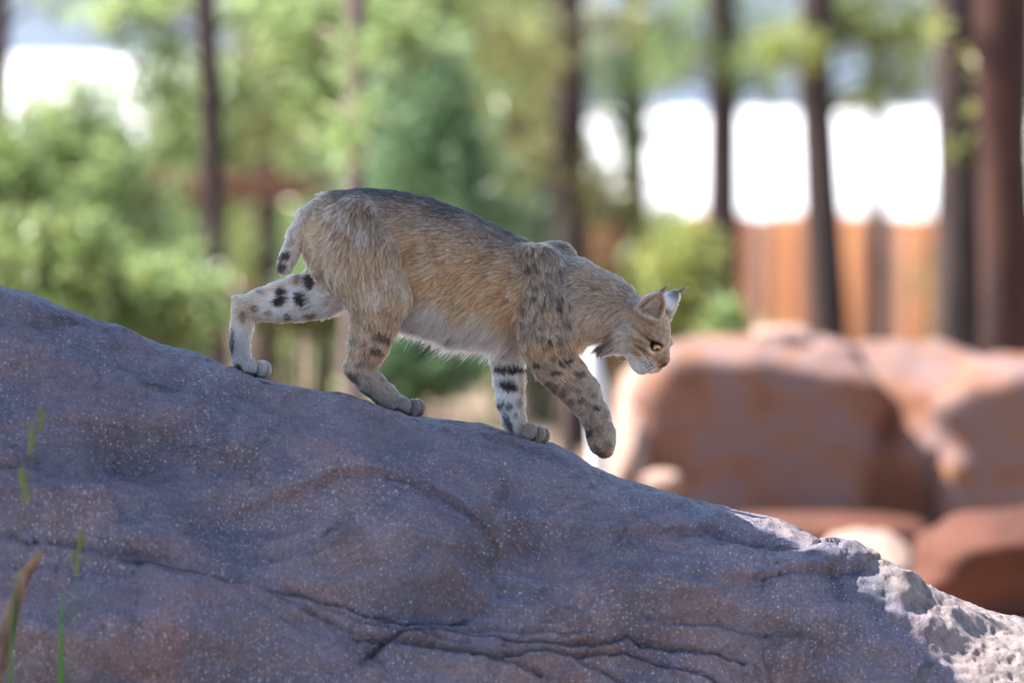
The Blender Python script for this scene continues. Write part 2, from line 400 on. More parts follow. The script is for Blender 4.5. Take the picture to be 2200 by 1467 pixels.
# ------------------------------------------------------------------ the bobcat
# body space: x = photograph mm to the right, y = mm away from the camera, z = mm up
def to_world(b):
    return np.stack([(b[..., 0] - 1100) / 1000, b[..., 1] / 1000, CAM[2] + (420 + b[..., 2]) / 1000 - 0.0002], -1)
PR = []          # primitives
def cone(pts, k, region, lens, squash=1.0):
    """pts: (x, py, y, r) joints of a chain; lens: fur length at both ends"""
    n = len(pts)
    for i in range(n - 1):
        a, b = pts[i], pts[i + 1]
        l0 = lens[0] + (lens[1] - lens[0]) * i / max(1, n - 1); l1 = lens[0] + (lens[1] - lens[0]) * (i + 1) / max(1, n - 1)
        sq0 = squash if np.isscalar(squash) else squash[0] + (squash[1] - squash[0]) * (i + .5) / max(1, n - 1)
        PR.append(dict(t='cone', a=np.array([a[0], a[2], -a[1]], float), b=np.array([b[0], b[2], -b[1]], float), ra=a[3], rb=b[3], k=k,
                       reg=region, l0=l0, l1=l1, sq=sq0))
def ell(c, r, k, region, ln, rot=None, flow=None):
    PR.append(dict(t='ell', c=np.array(c, float), r=np.array(r, float), k=k, reg=region, l0=ln, l1=ln, rot=np.eye(3) if rot is None else rot, flow=flow))
ST = np.array([  # x, top, bottom, half width
    (655, 466, 545, 34), (680, 436, 590, 54), (720, 414, 630, 70), (780, 409, 656, 76), (850, 413, 676, 70), (920, 428, 696, 74),
    (1000, 457, 718, 84), (1060, 485, 726, 84), (1110, 511, 728, 78), (1170, 537, 730, 70), (1230, 560, 728, 62), (1270, 582, 722, 56),
    (1310, 606, 716, 50), (1350, 630, 722, 46)], float)
PR.append(dict(t='torso', k=18, reg='torso', l0=22, l1=22))
def s_eval(x):
    xx = np.clip(x, ST[0, 0], ST[-1, 0])
    return [np.interp(xx, ST[:, 0], ST[:, i]) for i in (1, 2, 3)]
# near hind leg
NY = -58
cone([(765, 500, -42, 72), (786, 565, -54, 84), (814, 634, -60, 68), (808, 685, NY, 49), (793, 738, NY, 41), (778, 784, NY, 33)], 10, 'nhind', (20, 11), (0.54, 0.8))
cone([(776, 784, NY, 27), (756, 786, NY, 13)], 8, 'nhind', (9, 8))
cone([(774, 792, NY, 27), (797, 818, NY, 26), (827, 846, NY, 23), (852, 864, NY, 19)], 8, 'nhind', (8, 6), 0.9)
# far hind leg
FY = 50
cone([(740, 520, 36, 66), (718, 598, 46, 60), (690, 630, FY, 50), (640, 642, FY, 45), (600, 649, FY, 39), (560, 656, FY, 31), (526, 662, FY, 25)], 14, 'fhind', (18, 9), (0.6, 0.85))
cone([(526, 660, FY, 24), (506, 645, FY, 9)], 8, 'fhind', (8, 6))
cone([(522, 665, FY, 26), (518, 700, FY, 23), (513, 740, FY, 20), (518, 778, FY, 20)], 8, 'fhind', (8, 6), 0.9)
# near front leg, lifted
cone([(1150, 585, -40, 62), (1168, 660, -50, 68), (1178, 730, -58, 60), (1190, 775, NY, 46)], 12, 'nfront', (20, 13), (0.5, 0.7))
cone([(1186, 772, NY, 44), (1216, 806, NY, 42), (1248, 842, NY, 37), (1277, 890, NY - 4, 28), (1290, 930, NY - 6, 27), (1293, 948, NY - 6, 27)], 12, 'nfront', (11, 7), (0.75, 0.95))
# far front leg, standing
cone([(1100, 640, 40, 50), (1088, 720, 46, 38), (1090, 770, 48, 33), (1094, 815, 48, 30), (1097, 860, 48, 27), (1104, 902, 48, 22), (1112, 918, 48, 19)], 14, 'ffront', (16, 7), (0.7, 0.95))
# scapula of the standing leg, chest, neck
ell((1194, 30, -572), (50, 30, 50), 26, 'torso', 14)
ell((1226, -8, -700), (48, 52, 52), 24, 'chest', 22)
cone([(1240, 640, 0, 78), (1300, 662, -2, 62), (1352, 690, -6, 52)], 22, 'neck', (20, 16), 0.85)
# tail
cone([(704, 438, 0, 22), (664, 466, -6, 22), (640, 505, -10, 20), (622, 548, -12, 17), (613, 572, -12, 15)], 5, 'tail', (11, 11))
# paws
def rotx(deg):     # turns in the picture plane, positive lowers the right side
    a = rad(deg); return np.array([[math.cos(a), 0, -math.sin(a)], [0, 1, 0], [math.sin(a), 0, math.cos(a)]])
def paw(cx, cy, y, deg, lx=36, reg='nhind', hang=False):
    ya = rad(0 if hang else 30)      # toes turned out towards the near side
    R = np.array([[math.cos(ya), -math.sin(ya), 0], [math.sin(ya), math.cos(ya), 0], [0, 0, 1]]) @ rotx(deg)
    o = R.T @ np.array([0 if hang else -6.0, 0, 0])
    ell((cx + o[0], y + o[1], -cy - 1), (lx - (0 if hang else 6), 25, 18.5), 6, reg, 4, R)
    sc_ = 0.55 if hang else 1.0
    for dy, dx, rr in ((-25, 13, 7.4), (-8.6, 27, 7.4), (8.6, 28, 7.4), (25, 14, 7.4)):
        o = R.T @ np.array([dx * sc_, dy, 1.5])
        ell((cx + o[0], y + o[1], -cy + o[2]), (18, rr, 19), 2.5, reg, 3.2, R)
paw(870, 871, NY, 9, reg='nhind')
paw(537, 791, FY, 12, reg='fhind')
paw(1138, 929, 48, 21, reg='ffront')
paw(1295, 948, NY - 6, 84, lx=28, reg='nfront', hang=True)
# head, in its own frame: forward, up, lateral (positive = far side)
HC = np.array([1386.0, -12.0, -706.0]); HP, HT, HS = rad(52), rad(25), 1.13
HF = np.array([math.cos(HP) * math.cos(HT), -math.cos(HP) * math.sin(HT), -math.sin(HP)])
HU = np.array([math.sin(HP) * math.cos(HT), -math.sin(HP) * math.sin(HT), math.cos(HP)])
HL = np.array([math.sin(HT), math.cos(HT), 0.0])
HM = np.stack([HF, HU, HL])               # rows
def hw(f, u, l): return HC + HS * (f * HF + u * HU + l * HL)
def hell(f, u, l, rf, ru, rl, k, ln, reg='head', extra=None):
    R = HM if extra is None else extra @ HM
    ell(hw(f, u, l), np.array([rf, ru, rl]) * HS, k, reg, ln, R)
def hcone(a, b, ra, rb, k, reg, lens):
    A, B = hw(*a), hw(*b)
    PR.append(dict(t='cone', a=A, b=B, ra=ra * HS, rb=rb * HS, k=k, reg=reg, l0=lens[0], l1=lens[1], sq=1.0))
hell(-6, 4, 0, 50, 44, 46, 12, 6)
hcone((24, 8, 0), (66, -6, 0), 26, 14, 10, 'head', (6, 3))
hcone((30, -20, 0), (54, -26, 0), 34, 25, 10, 'head', (6, 4))
for s in (-1, 1):
    hell(8, -22, s * 30, 38, 28, 24, 12, 7)
    hell(58, -29, s * 13, 20, 17, 15, 4, 4)
    hell(37, 16, s * 20, 15, 8, 13, 8, 4)              # brow above the eye
    hell(44, -7, s * 27, 12, 6, 8, 4, 4)               # cheek below the eye
    hcone((2, -28, s * 40), (-8, -70, s * 46), 27, 8, 10, 'ruff', (20, 30))
hell(45, -51, 0, 22, 14, 19, 6, 5)
hell(22, -42, 0, 30, 18, 27, 10, 10)
hell(73, -11, 0, 7, 7, 9, 3, 2, 'nose')
EARS = []
for s in (-1, 1):
    EARS.append(dict(base=np.array([-12, 34, s * 31.0]), tip=np.array([-24, 82, s * 40.0]), s=s))
def ear_sdf(p, e):
    q = (p - HC) @ HM.T / HS
    ax = e['tip'] - e['base']; L = np.linalg.norm(ax); w = ax / L
    fwd = np.array([0.55, 0.15, e['s'] * 0.83]); fwd = fwd - w * (fwd @ w); fwd /= np.linalg.norm(fwd)   # the opening
    side = np.cross(w, fwd)
    r = q - e['base']
    h = r @ w / L; u = r @ side; v = r @ fwd
    hh = np.clip(h, 0, 1)
    half = 27 * np.sqrt(np.clip(1 - hh ** 1.7, 0.0, 1)) + 0.5
    dep = 17 * (1 - hh) + 5
    o = np.sqrt((u / half) ** 2 + (v / dep) ** 2) - 1
    outer = o * np.minimum(half, dep)
    hi_, di_ = np.maximum(half - 4.0, 0.5), np.maximum(dep - 2.5, 0.5)
    inner = (np.sqrt((u / hi_) ** 2 + ((v - 5.5 - 2 * (1 - hh)) / di_) ** 2) - 1) * np.minimum(hi_, di_)
    inner = np.where(h > 0.02, inner, 9)
    d = np.maximum(outer, -inner)
    d = np.maximum(d, (-h - 0.15) * L); d = np.maximum(d, (h - 1.0) * L)
    return d * HS
for e in EARS:
    PR.append(dict(t='ear', e=e, k=3, reg='ear', l0=5, l1=5))
EYES = [hw(46, 7, s * 23.5) for s in (-1, 1)]
def prim_bounds(p):
    if p['t'] == 'cone':
        m = max(p['ra'], p['rb']); return np.minimum(p['a'], p['b']) - m, np.maximum(p['a'], p['b']) + m
    if p['t'] == 'ell': m = p['r'].max(); return p['c'] - m, p['c'] + m
    if p['t'] == 'ear':
        a, b = hw(*p['e']['base']), hw(*p['e']['tip']); return np.minimum(a, b) - 42, np.maximum(a, b) + 42
    return np.array([560, -130, -800.]), np.array([1450, 130, -360.])
def prim_sdf(p, q):
    if p['t'] == 'cone':
        a, b = p['a'], p['b']; ba = b - a
        h = np.clip(((q - a) @ ba) / (ba @ ba), 0, 1)
        d = q - a - h[..., None] * ba
        return np.sqrt(d[..., 0] ** 2 + (d[..., 1] / p['sq']) ** 2 + d[..., 2] ** 2) - (p['ra'] + (p['rb'] - p['ra']) * h)
    if p['t'] == 'ell':
        l = (q - p['c']) @ p['rot'].T
        k0 = np.sqrt(((l / p['r']) ** 2).sum(-1)); k1 = np.sqrt(((l / p['r'] ** 2) ** 2).sum(-1)) + 1e-9
        return k0 * (k0 - 1) / k1
    if p['t'] == 'ear': return ear_sdf(q, p['e'])
    top, bot, w = s_eval(q[..., 0])
    c, h = -(top + bot) / 2, (bot - top) / 2
    ex = np.maximum(ST[0, 0] - q[..., 0], 0) + np.maximum(q[..., 0] - ST[-1, 0], 0)
    dz, dy = (q[..., 2] - c) / h, q[..., 1] / w
    k0 = np.sqrt(dz ** 2 + dy ** 2); k1 = np.sqrt((dz / h) ** 2 + (dy / w) ** 2) + 1e-9
    d = k0 * (k0 - 1) / k1
    return np.where(ex > 0, np.sqrt(np.maximum(d, 0) ** 2 + ex ** 2) + np.minimum(d, 0) * 0, d)

def surface_nets(V, org, h):
    ins = V < 0
    nx, ny, nz = V.shape
    c = np.zeros((nx - 1, ny - 1, nz - 1), np.int8)
    for a in (0, 1):
        for b in (0, 1):
            for d in (0, 1):
                c += ins[a:nx - 1 + a, b:ny - 1 + b, d:nz - 1 + d]
    I, J, K = np.nonzero((c > 0) & (c < 8))
    pos = np.zeros((len(I), 3)); cnt = np.zeros(len(I))
    cor = [(a, b, d) for a in (0, 1) for b in (0, 1) for d in (0, 1)]
    for i0 in range(8):
        for i1 in range(i0 + 1, 8):
            A, B = np.array(cor[i0]), np.array(cor[i1])
            if np.abs(A - B).sum() != 1: continue
            va = V[I + A[0], J + A[1], K + A[2]]; vb = V[I + B[0], J + B[1], K + B[2]]
            m = (va < 0) != (vb < 0)
            t = np.where(m, va / np.where(m, va - vb, 1), 0)
            pos += np.where(m[:, None], A + t[:, None] * (B - A), 0); cnt += m
    pos = pos / cnt[:, None] + np.stack([I, J, K], -1)
    imap = np.full(c.shape, -1, np.int32); imap[I, J, K] = np.arange(len(I))
    quads = []
    for ax in range(3):
        s0 = [slice(1, -1)] * 3; s0[ax] = slice(0, -1); s1 = list(s0); s1[ax] = slice(1, None)
        a, b = ins[tuple(s0)], ins[tuple(s1)]
        e = np.nonzero(a != b)
        off = np.array([1, 1, 1]); off[ax] = 0
        i, j, k = [e[q] + off[q] for q in range(3)]
        flip = a[e]
        u, w = [(1, 2), (2, 0), (0, 1)][ax]
        def cell(du, dw):
            q = [i.copy(), j.copy(), k.copy()]; q[u] = q[u] - du; q[w] = q[w] - dw
            return imap[q[0], q[1], q[2]]
        qd = np.stack([cell(1, 1), cell(0, 1), cell(0, 0), cell(1, 0)], -1)
        qd[~flip] = qd[~flip][:, ::-1]
        quads.append(qd)
    q = np.concatenate(quads)
    return org + pos * h, q[(q >= 0).all(1)]

def coat_setup():
    H = 2.9
    lo, hi = np.array([470, -125, -1010.]), np.array([1500, 125, -380.])
    dims = np.ceil((hi - lo) / H).astype(int) + 1
    gx, gy, gz = [lo[i] + H * np.arange(dims[i]) for i in range(3)]
    V = np.full(dims, 200.0)
    for p in PR:
        b0, b1 = prim_bounds(p); pad = p['k'] + 12
        i0 = np.clip(np.floor((b0 - pad - lo) / H).astype(int), 0, dims); i1 = np.clip(np.ceil((b1 + pad - lo) / H).astype(int) + 1, 0, dims)
        sl = tuple(slice(i0[i], i1[i]) for i in range(3))
        G = np.stack(np.meshgrid(gx[sl[0]], gy[sl[1]], gz[sl[2]], indexing='ij'), -1)
        d = prim_sdf(p, G); a = V[sl]; k = p['k']
        hh = np.maximum(k - np.abs(a - d), 0) / k
        V[sl] = np.minimum(a, d) - hh * hh * k * 0.25
    # eye sockets
    for e in EYES:
        i0 = np.floor((e - 30 - lo) / H).astype(int); i1 = np.ceil((e + 30 - lo) / H).astype(int)
        sl = tuple(slice(i0[i], i1[i]) for i in range(3))
        G = np.stack(np.meshgrid(gx[sl[0]], gy[sl[1]], gz[sl[2]], indexing='ij'), -1)
        d = np.linalg.norm(G - e, axis=-1) - 9.6
        V[sl] = np.maximum(V[sl], -d)
    return surface_nets(V, lo, H)
BV, BQ = coat_setup()
CATROOT = to_world(np.array([880.0, 0, -900.0]))
bobcat = empty("bobcat", CATROOT)
tag(bobcat, "spotted tan bobcat with black ear tufts stepping down the boulder", "bobcat")

# coat colour as a function of the place on the body (body space), used on skin and fur alike
SPOTS = [  # x, py, rx, ry, tilt deg, strength, side (-1 near, 1 far, 0 both)
    # far hind leg
    (670, 598, 14, 24, 10, 1, 1), (645, 600, 8, 12, 10, .8, 1), (606, 628, 13, 11, 0, 1, 1), (603, 648, 17, 11, -20, 1, 1), (652, 645, 14, 20, -25, 1, 1),
    (560, 626, 8, 5, 0, .7, 1), (548, 662, 8, 8, 0, .8, 1), (622, 682, 10, 8, 0, .9, 1), (672, 678, 12, 8, 0, .9, 1), (727, 622, 15, 22, 0, 1, 1), (690, 560, 12, 16, 20, .9, 1), (700, 652, 9, 7, 0, .6, 1),
    (522, 680, 6, 14, 0, .6, 1), (495, 735, 8, 34, 3, .95, 1), (506, 793, 14, 12, 30, .95, 1), (535, 806, 24, 7, 12, .8, 1), (575, 672, 9, 7, 0, .6, 1),
    # tail
    (612, 548, 18, 10, -20, 1, 0), (603, 571, 16, 11, -20, 1, 0), (622, 520, 16, 5, -20, .6, 0), (634, 492, 12, 4, -20, .35, 0),
    # near hind leg
    (825, 720, 24, 9, 20, .9, -1), (811, 748, 15, 9, 10, .95, -1), (838, 668, 16, 7, 30, .5, -1), (770, 660, 14, 8, 30, .4, -1), (800, 700, 12, 7, 20, .5, -1), (775, 730, 12, 6, 40, .4, -1), (790, 758, 8, 5, 0, .4, -1), (760, 805, 20, 6, 48, .8, -1),
    (795, 852, 30, 6, 42, .85, -1), (780, 692, 14, 8, 0, .35, -1), (838, 690, 10, 8, 0, .45, -1), (850, 880, 30, 7, 8, .8, -1), (800, 790, 8, 4, 0, .35, -1),
    # belly
    (880, 692, 12, 10, 0, .8, 0), (945, 705, 10, 16, 0, .8, 0), (990, 716, 12, 14, 0, .8, 0), (1015, 730, 10, 12, 0, .7, 0), (912, 690, 8, 8, 0, .5, 0),
    # far front leg
    (1066, 735, 9, 20, 5, .9, 1), (1092, 790, 42, 9, 4, 1, 1), (1090, 826, 24, 12, 14, 1, 1), (1076, 868, 9, 9, 0, .9, 1), (1095, 872, 8, 8, 0, .9, 1), (1113, 866, 7, 9, 0, .7, 1),
    (1090, 905, 9, 24, -20, .95, 1), (1106, 890, 6, 6, 0, .8, 1), (1120, 835, 7, 10, 0, .5, 1), (1078, 760, 14, 5, 0, .6, 1),
    # near front leg; the first entry paints shade in the crease behind the shoulder
    (1140, 700, 12, 30, 22, .45, -1), (1160, 660, 30, 7, -40, .6, -1), (1184, 828, 14, 9, 40, .8, -1), (1238, 800, 12, 6, 20, .85, -1), (1195, 795, 12, 7, 0, .6, -1), (1170, 780, 12, 7, 0, .55, -1),
    (1216, 828, 9, 6, 20, .6, -1), (1240, 832, 9, 6, 10, .6, -1), (1225, 855, 8, 6, 0, .65, -1), (1262, 862, 8, 6, 0, .6, -1), (1280, 868, 8, 5, 0, .6, -1), (1248, 880, 8, 5, 0, .65, -1),
    (1272, 898, 8, 5, 0, .55, -1), (1298, 890, 9, 5, 0, .5, -1), (1266, 925, 5, 22, 0, .5, -1), (1288, 930, 9, 5, 0, .4, -1), (1310, 915, 8, 5, 0, .45, -1), (1285, 972, 18, 8, 0, .7, -1),
    (1262, 830, 8, 6, 0, .5, -1), (1205, 735, 10, 7, 0, .4, -1), (1225, 755, 9, 8, 0, .45, -1), (1180, 740, 10, 6, 0, .35, -1), (1240, 720, 8, 8, 0, .4, -1), (1200, 700, 14, 5, 0, .35, -1),
]
def coat(b, nrm, rw):
    """b (n,3) body space, nrm (n,3), rw: dict region -> weight; returns linear colour (n,3)"""
    x, y, z = b[:, 0], b[:, 1], b[:, 2]; py = -z
    top, bot, w = s_eval(x)
    t = (py - top) / (bot - top)
    n1 = fbm(x * .022, y * .022, z * .022, 3, 201); n2 = fbm(x * .06 + z * .01, y * .06, z * .035, 3, 205)
    n3 = fbm(x * .012, y * .012, z * .012, 2, 209)
    def ramp(t, stops):
        xs = [s[0] for s in stops]; cs = np.array([lin(*s[1]) for s in stops])
        return np.stack([np.interp(t, xs, cs[:, i]) for i in range(3)], -1)
    tt = t + 0.07 * n1 + 0.05 * n3
    back = ramp(tt, [(0.0, (70, 62, 56)), (0.10, (92, 80, 68)), (0.24, (132, 112, 90)), (0.42, (162, 124, 88)), (0.62, (176, 130, 88)), (0.78, (182, 144, 106)), (0.88, (212, 194, 174)), (0.96, (238, 230, 222))])
    front = ramp(tt, [(0.0, (104, 90, 74)), (0.15, (124, 104, 82)), (0.35, (140, 122, 102)), (0.6, (152, 128, 102)), (0.85, (178, 136, 96)), (1.0, (208, 168, 128))])
    mott = 0.34 * sstep(0.05, 0.55, fbm(x * .05, y * .05, z * .05, 3, 241))[:, None]
    front = front * (1 - mott)
    k = sstep(1085, 1190, x)[:, None]
    torso = back * (1 - k) + front * k
    streak = fbm(x * .075 + z * .02, y * .04, z * .022, 3, 231)
    pale = 0.52 * sstep(0.15, 0.75, streak)[:, None] * sstep(0.2, 0.5, t)[:, None]
    dusk = 0.34 * sstep(0.1, 0.7, -streak)[:, None]
    torso = torso * (1 - pale) + lin(206, 186, 164) * pale
    torso = torso * (1 - dusk)
    # dark saddle line of the spine
    sp = np.exp(-((py - top + 2) / 20) ** 2) * np.exp(-(y / 46) ** 2) * sstep(660, 760, x) * sstep(1190, 1110, x)
    torso = torso * (1 - 0.86 * sp[:, None])
    rump = sstep(760, 690, x)[:, None] * sstep(0.1, 0.6, t)[:, None]
    torso = torso * (1 - rump) + lin(196, 166, 132) * rump
    nh = ramp(py + 14 * n1, [(480, (132, 112, 90)), (560, (164, 134, 104)), (640, (178, 150, 122)), (700, (172, 136, 104)), (760, (172, 138, 108)), (800, (152, 132, 112)), (850, (138, 126, 116)), (880, (136, 128, 122))])
    tanb = np.array(lin(180, 130, 90))
    pl = 0.5 * sstep(0.1, 0.7, streak)[:, None] * sstep(800, 640, py)[:, None]
    nh = (nh * (1 - pl) + lin(206, 192, 178) * pl) * (1 - 0.7 * dusk)
    nh = nh + (tanb - nh) * (0.45 * sstep(0.0, 0.6, n2) * sstep(720, 560, py))[:, None]
    # far hind: white inside, tan along its upper edge
    ue = np.interp(x, [500, 540, 600, 640, 700], [640, 624, 606, 590, 560])
    ti = sstep(8, 34, py - ue)[:, None]
    fh = lin(190, 164, 134) * (1 - ti) + lin(240, 234, 232) * ti
    low = sstep(672, 692, py + 0.02 * x - 12)[:, None] * sstep(530, 570, x)[:, None]
    fh = fh * (1 - low) + lin(214, 186, 160) * low
    hk = sstep(590, 530, x)[:, None] * sstep(720, 680, py)[:, None]
    fh = fh * (1 - hk) + lin(186, 162, 136) * hk
    mt = sstep(690, 740, py)[:, None] * sstep(600, 560, x)[:, None]
    fh = fh * (1 - mt) + lin(180, 172, 168) * mt
    ff = lin(240, 236, 236) * np.ones((len(x), 1))
    fr = sstep(1108, 1122, x + 0.15 * (800 - py) * 0)[:, None] * sstep(770, 790, py)[:, None]
    ff = ff * (1 - fr) + lin(176, 152, 126) * fr
    fp = sstep(895, 920, py)[:, None] * sstep(1100, 1125, x)[:, None]
    ff = ff * (1 - fp) + lin(150, 138, 126) * fp
    nf = ramp(py + 12 * n1, [(600, (130, 112, 92)), (680, (148, 126, 104)), (760, (168, 134, 100)), (820, (154, 132, 110)), (900, (146, 126, 106)), (960, (146, 122, 96))])
    nf = nf * (1 - mott)
    chest = ramp(py + 8 * n1, [(660, (150, 126, 100)), (730, (184, 142, 100)), (765, (216, 178, 136))])
    neck = ramp(py - np.interp(x, [1240, 1380], [540, 640]) + 10 * n1, [(0, (126, 102, 76)), (40, (132, 114, 94)), (90, (146, 130, 112)), (130, (190, 166, 148))])
    tail = ramp(py, [(420, (140, 124, 104)), (470, (186, 170, 152)), (540, (190, 176, 160)), (600, (214, 206, 198))])
    tl = sstep(4, 16, x - np.interp(py, [420, 480, 590], [690, 650, 606]))[:, None] * sstep(470, 500, py)[:, None]
    tail = tail * (1 - tl) + lin(210, 196, 178) * tl
    # head in its own frame
    q = (b - HC) @ HM.T / HS
    f, u, l = q[:, 0], q[:, 1], np.abs(q[:, 2])
    hd = np.ones((len(x), 1)) * lin(138, 114, 90)
    def put(c, m, col):
        m = np.clip(m, 0, 1)[:, None]; return c * (1 - m) + lin(*col) * m
    def blob(cf, cu, cl, rf, ru, rl): return np.exp(-(((f - cf) / rf) ** 2 + ((u - cu) / ru) ** 2 + ((l - cl) / rl) ** 2) * 1.2)
    hd = put(hd, sstep(-8, -34, f) * .6, (150, 146, 138))
    nh_ = fbm(x * .16, y * .16, z * .16, 2, 217)
    hd = put(hd, 0.55 * sstep(0.0, 0.45, nh_), (96, 76, 60)); hd = put(hd, 0.4 * sstep(0.1, 0.5, -nh_), (178, 160, 138))
    hd = put(hd, blob(66, -4, 0, 26, 14, 11) * .8, (164, 132, 104))
    hd = put(hd, sstep(-26, -34, u + 0.16 * (f - 20)) * sstep(-12, 10, f), (246, 240, 234))       # jaw, chin and throat
    hd = put(hd, blob(60, -31, 18, 17, 12, 13) * 1.5, (248, 242, 234))
    hd = put(hd, blob(50, -5, 27, 12, 6, 12) * 1.1, (226, 200, 166))                                # below the eye
    hd = put(hd, blob(58, 9, 16, 5, 9, 6) * .8, (222, 206, 180))
    eyeline = np.exp(-((u - (7.5 - 0.12 * (47 - f))) / 3.0) ** 2) * sstep(-8, 0, f) * sstep(44, 36, f)
    hd = put(hd, eyeline * .95, (70, 56, 46))
    chk = np.exp(-((u - (-12 - 0.20 * (44 - f))) / 2.6) ** 2) * sstep(-4, 6, f) * sstep(48, 42, f)
    hd = put(hd, chk * .95, (66, 52, 44))
    chk2 = np.exp(-((u - (-3 - 0.16 * (44 - f))) / 2.2) ** 2) * sstep(-6, 4, f) * sstep(36, 30, f)
    hd = put(hd, chk2 * .85, (70, 56, 46))
    pale2 = np.exp(-((u - (2.5 - 0.14 * (44 - f))) / 2.4) ** 2) * sstep(-2, 8, f) * sstep(40, 34, f)
    hd = put(hd, pale2 * .6, (202, 178, 148))
    eyer = np.sqrt((f - 46) ** 2 + (u - 7) ** 2 + (l - 23.5) ** 2)
    hd = put(hd, sstep(13.0, 11.0, eyer), (40, 34, 32))
    for j, uu in enumerate((-22, -27, -32)):                                                        # whisker rows
        row = np.exp(-((u - uu) / 1.7) ** 2) * sstep(50, 54, f) * sstep(76, 72, f) * sstep(8, 12, l) * (0.5 + 0.5 * np.sin(f * 1.2 + j))
        hd = put(hd, row * 1.4, (30, 26, 26))
    hd = put(hd, blob(52, -35, 17, 9, 5, 10) * 1.2, (50, 44, 44))
    hd = put(hd, sstep(67, 73, f) * sstep(9, 6, l) * sstep(-2, -7, u) * sstep(-22, -18, u), (74, 50, 46))
    strp = sstep(0.2, 0.6, np.sin(l * 0.55)) * sstep(12, 30, u) * sstep(-10, 20, f) * .75
    hd = put(hd, strp, (104, 86, 72))
    ru = np.ones((len(x), 1)) * lin(150, 134, 118)
    bar = np.exp(-((f - (-10 + 0.1 * (u + 40))) / 9) ** 2) * sstep(-26, -40, u)
    ru = put(ru, bar * 1.1, (46, 42, 44)); ru = put(ru, sstep(2, 14, f) * sstep(-20, -34, u) * .8, (206, 190, 172)); ru = put(ru, sstep(-18, -30, f) * .9, (196, 184, 172))
    ea = np.ones((len(x), 1)) * lin(150, 134, 118)
    for e in EARS:
        m = q[:, 2] * e['s'] > 0
        ax = e['tip'] - e['base']; L = np.linalg.norm(ax); wv = ax / L
        fw = np.array([0.55, 0.15, e['s'] * 0.83]); fw = fw - wv * (fw @ wv); fw /= np.linalg.norm(fw)
        h = (q - e['base']) @ wv / L; v = (q - e['base']) @ fw
        nf_ = nrm @ (fw @ HM)
        c = np.ones((len(x), 1)) * lin(176, 158, 140)
        c = put(c, sstep(0.85, 0.6, h) * sstep(0.2, 0.6, nf_) * .5, (120, 100, 88))
        bk = sstep(0.1, -0.3, nf_)
        c = put(c, bk, (58, 56, 60)); c = put(c, bk * np.exp(-((h - .45) / .2) ** 2) * 1.1, (226, 226, 228)); c = put(c, sstep(0.92, 1.0, h), (40, 36, 36))
        ea = np.where(m[:, None], c, ea)
    ns = np.ones((len(x), 1)) * lin(96, 62, 56)
    cols = dict(torso=torso, nhind=nh, fhind=fh, ffront=ff, nfront=nf, chest=chest, neck=neck, tail=tail, head=hd, ruff=ru, ear=ea, nose=ns)
    out = sum(cols[r] * rw[r][:, None] for r in cols)
    # spots
    wx, wy = x + 3.5 * fbm(x * .07, y * .07, z * .07, 2, 301), py + 3.5 * fbm(x * .07, y * .07, z * .07, 2, 305)
    dk = np.zeros(len(x))
    hm = 1 - rw['head'] - rw['ear'] - rw['ruff'] - rw['nose']
    for sx, sy, rx, ry, tilt, st, side in SPOTS:
        a = rad(tilt); dx, dy = wx - sx, wy - sy
        ux, uy = (dx * math.cos(a) + dy * math.sin(a)) / rx, (-dx * math.sin(a) + dy * math.cos(a)) / ry
        m = sstep(1.25, 0.72, np.sqrt(ux * ux + uy * uy)) * st
        if side: m = m * sstep(-4, 14, y * side)
        dk = np.maximum(dk, m)
    # small soft spots scattered over shoulder, flank and legs
    cell = 27.0
    ci, cj, ck = np.floor(wx / cell), np.floor(wy / cell), np.floor((y + 300) / 60)
    sm = np.zeros(len(x))
    for di in (-1, 0, 1):
        for dj in (-1, 0, 1):
            ii, jj = ci + di, cj + dj
            ox, oy = (ii + _hash(ii, jj, ck, 1)) * cell, (jj + _hash(ii, jj, ck, 2)) * cell
            rr = 5 + 5 * _hash(ii, jj, ck, 3)
            sm = np.maximum(sm, sstep(1.2, 0.6, np.hypot((wx - ox) / 1.25, wy - oy) / rr) * (0.3 + 0.6 * _hash(ii, jj, ck, 4)))
    area = rw['nfront'] * 1.2 + rw['nhind'] * (0.25 + 0.65 * sstep(620, 690, py)) * sstep(850, 800, py) + rw['neck'] * .35 + rw['torso'] * (.22 + .35 * sstep(1090, 1180, x)) + rw['chest'] * .5
    dk = np.maximum(dk, sm * area) * np.clip(hm, 0, 1)
    lum = out.mean(-1, keepdims=True)
    out = np.clip((lum + (out - lum) * 1.06) * 1.13, 0.01, 0.86)
    out = out * (1 - dk[:, None]) + lin(34, 29, 29) * dk[:, None]
    return out

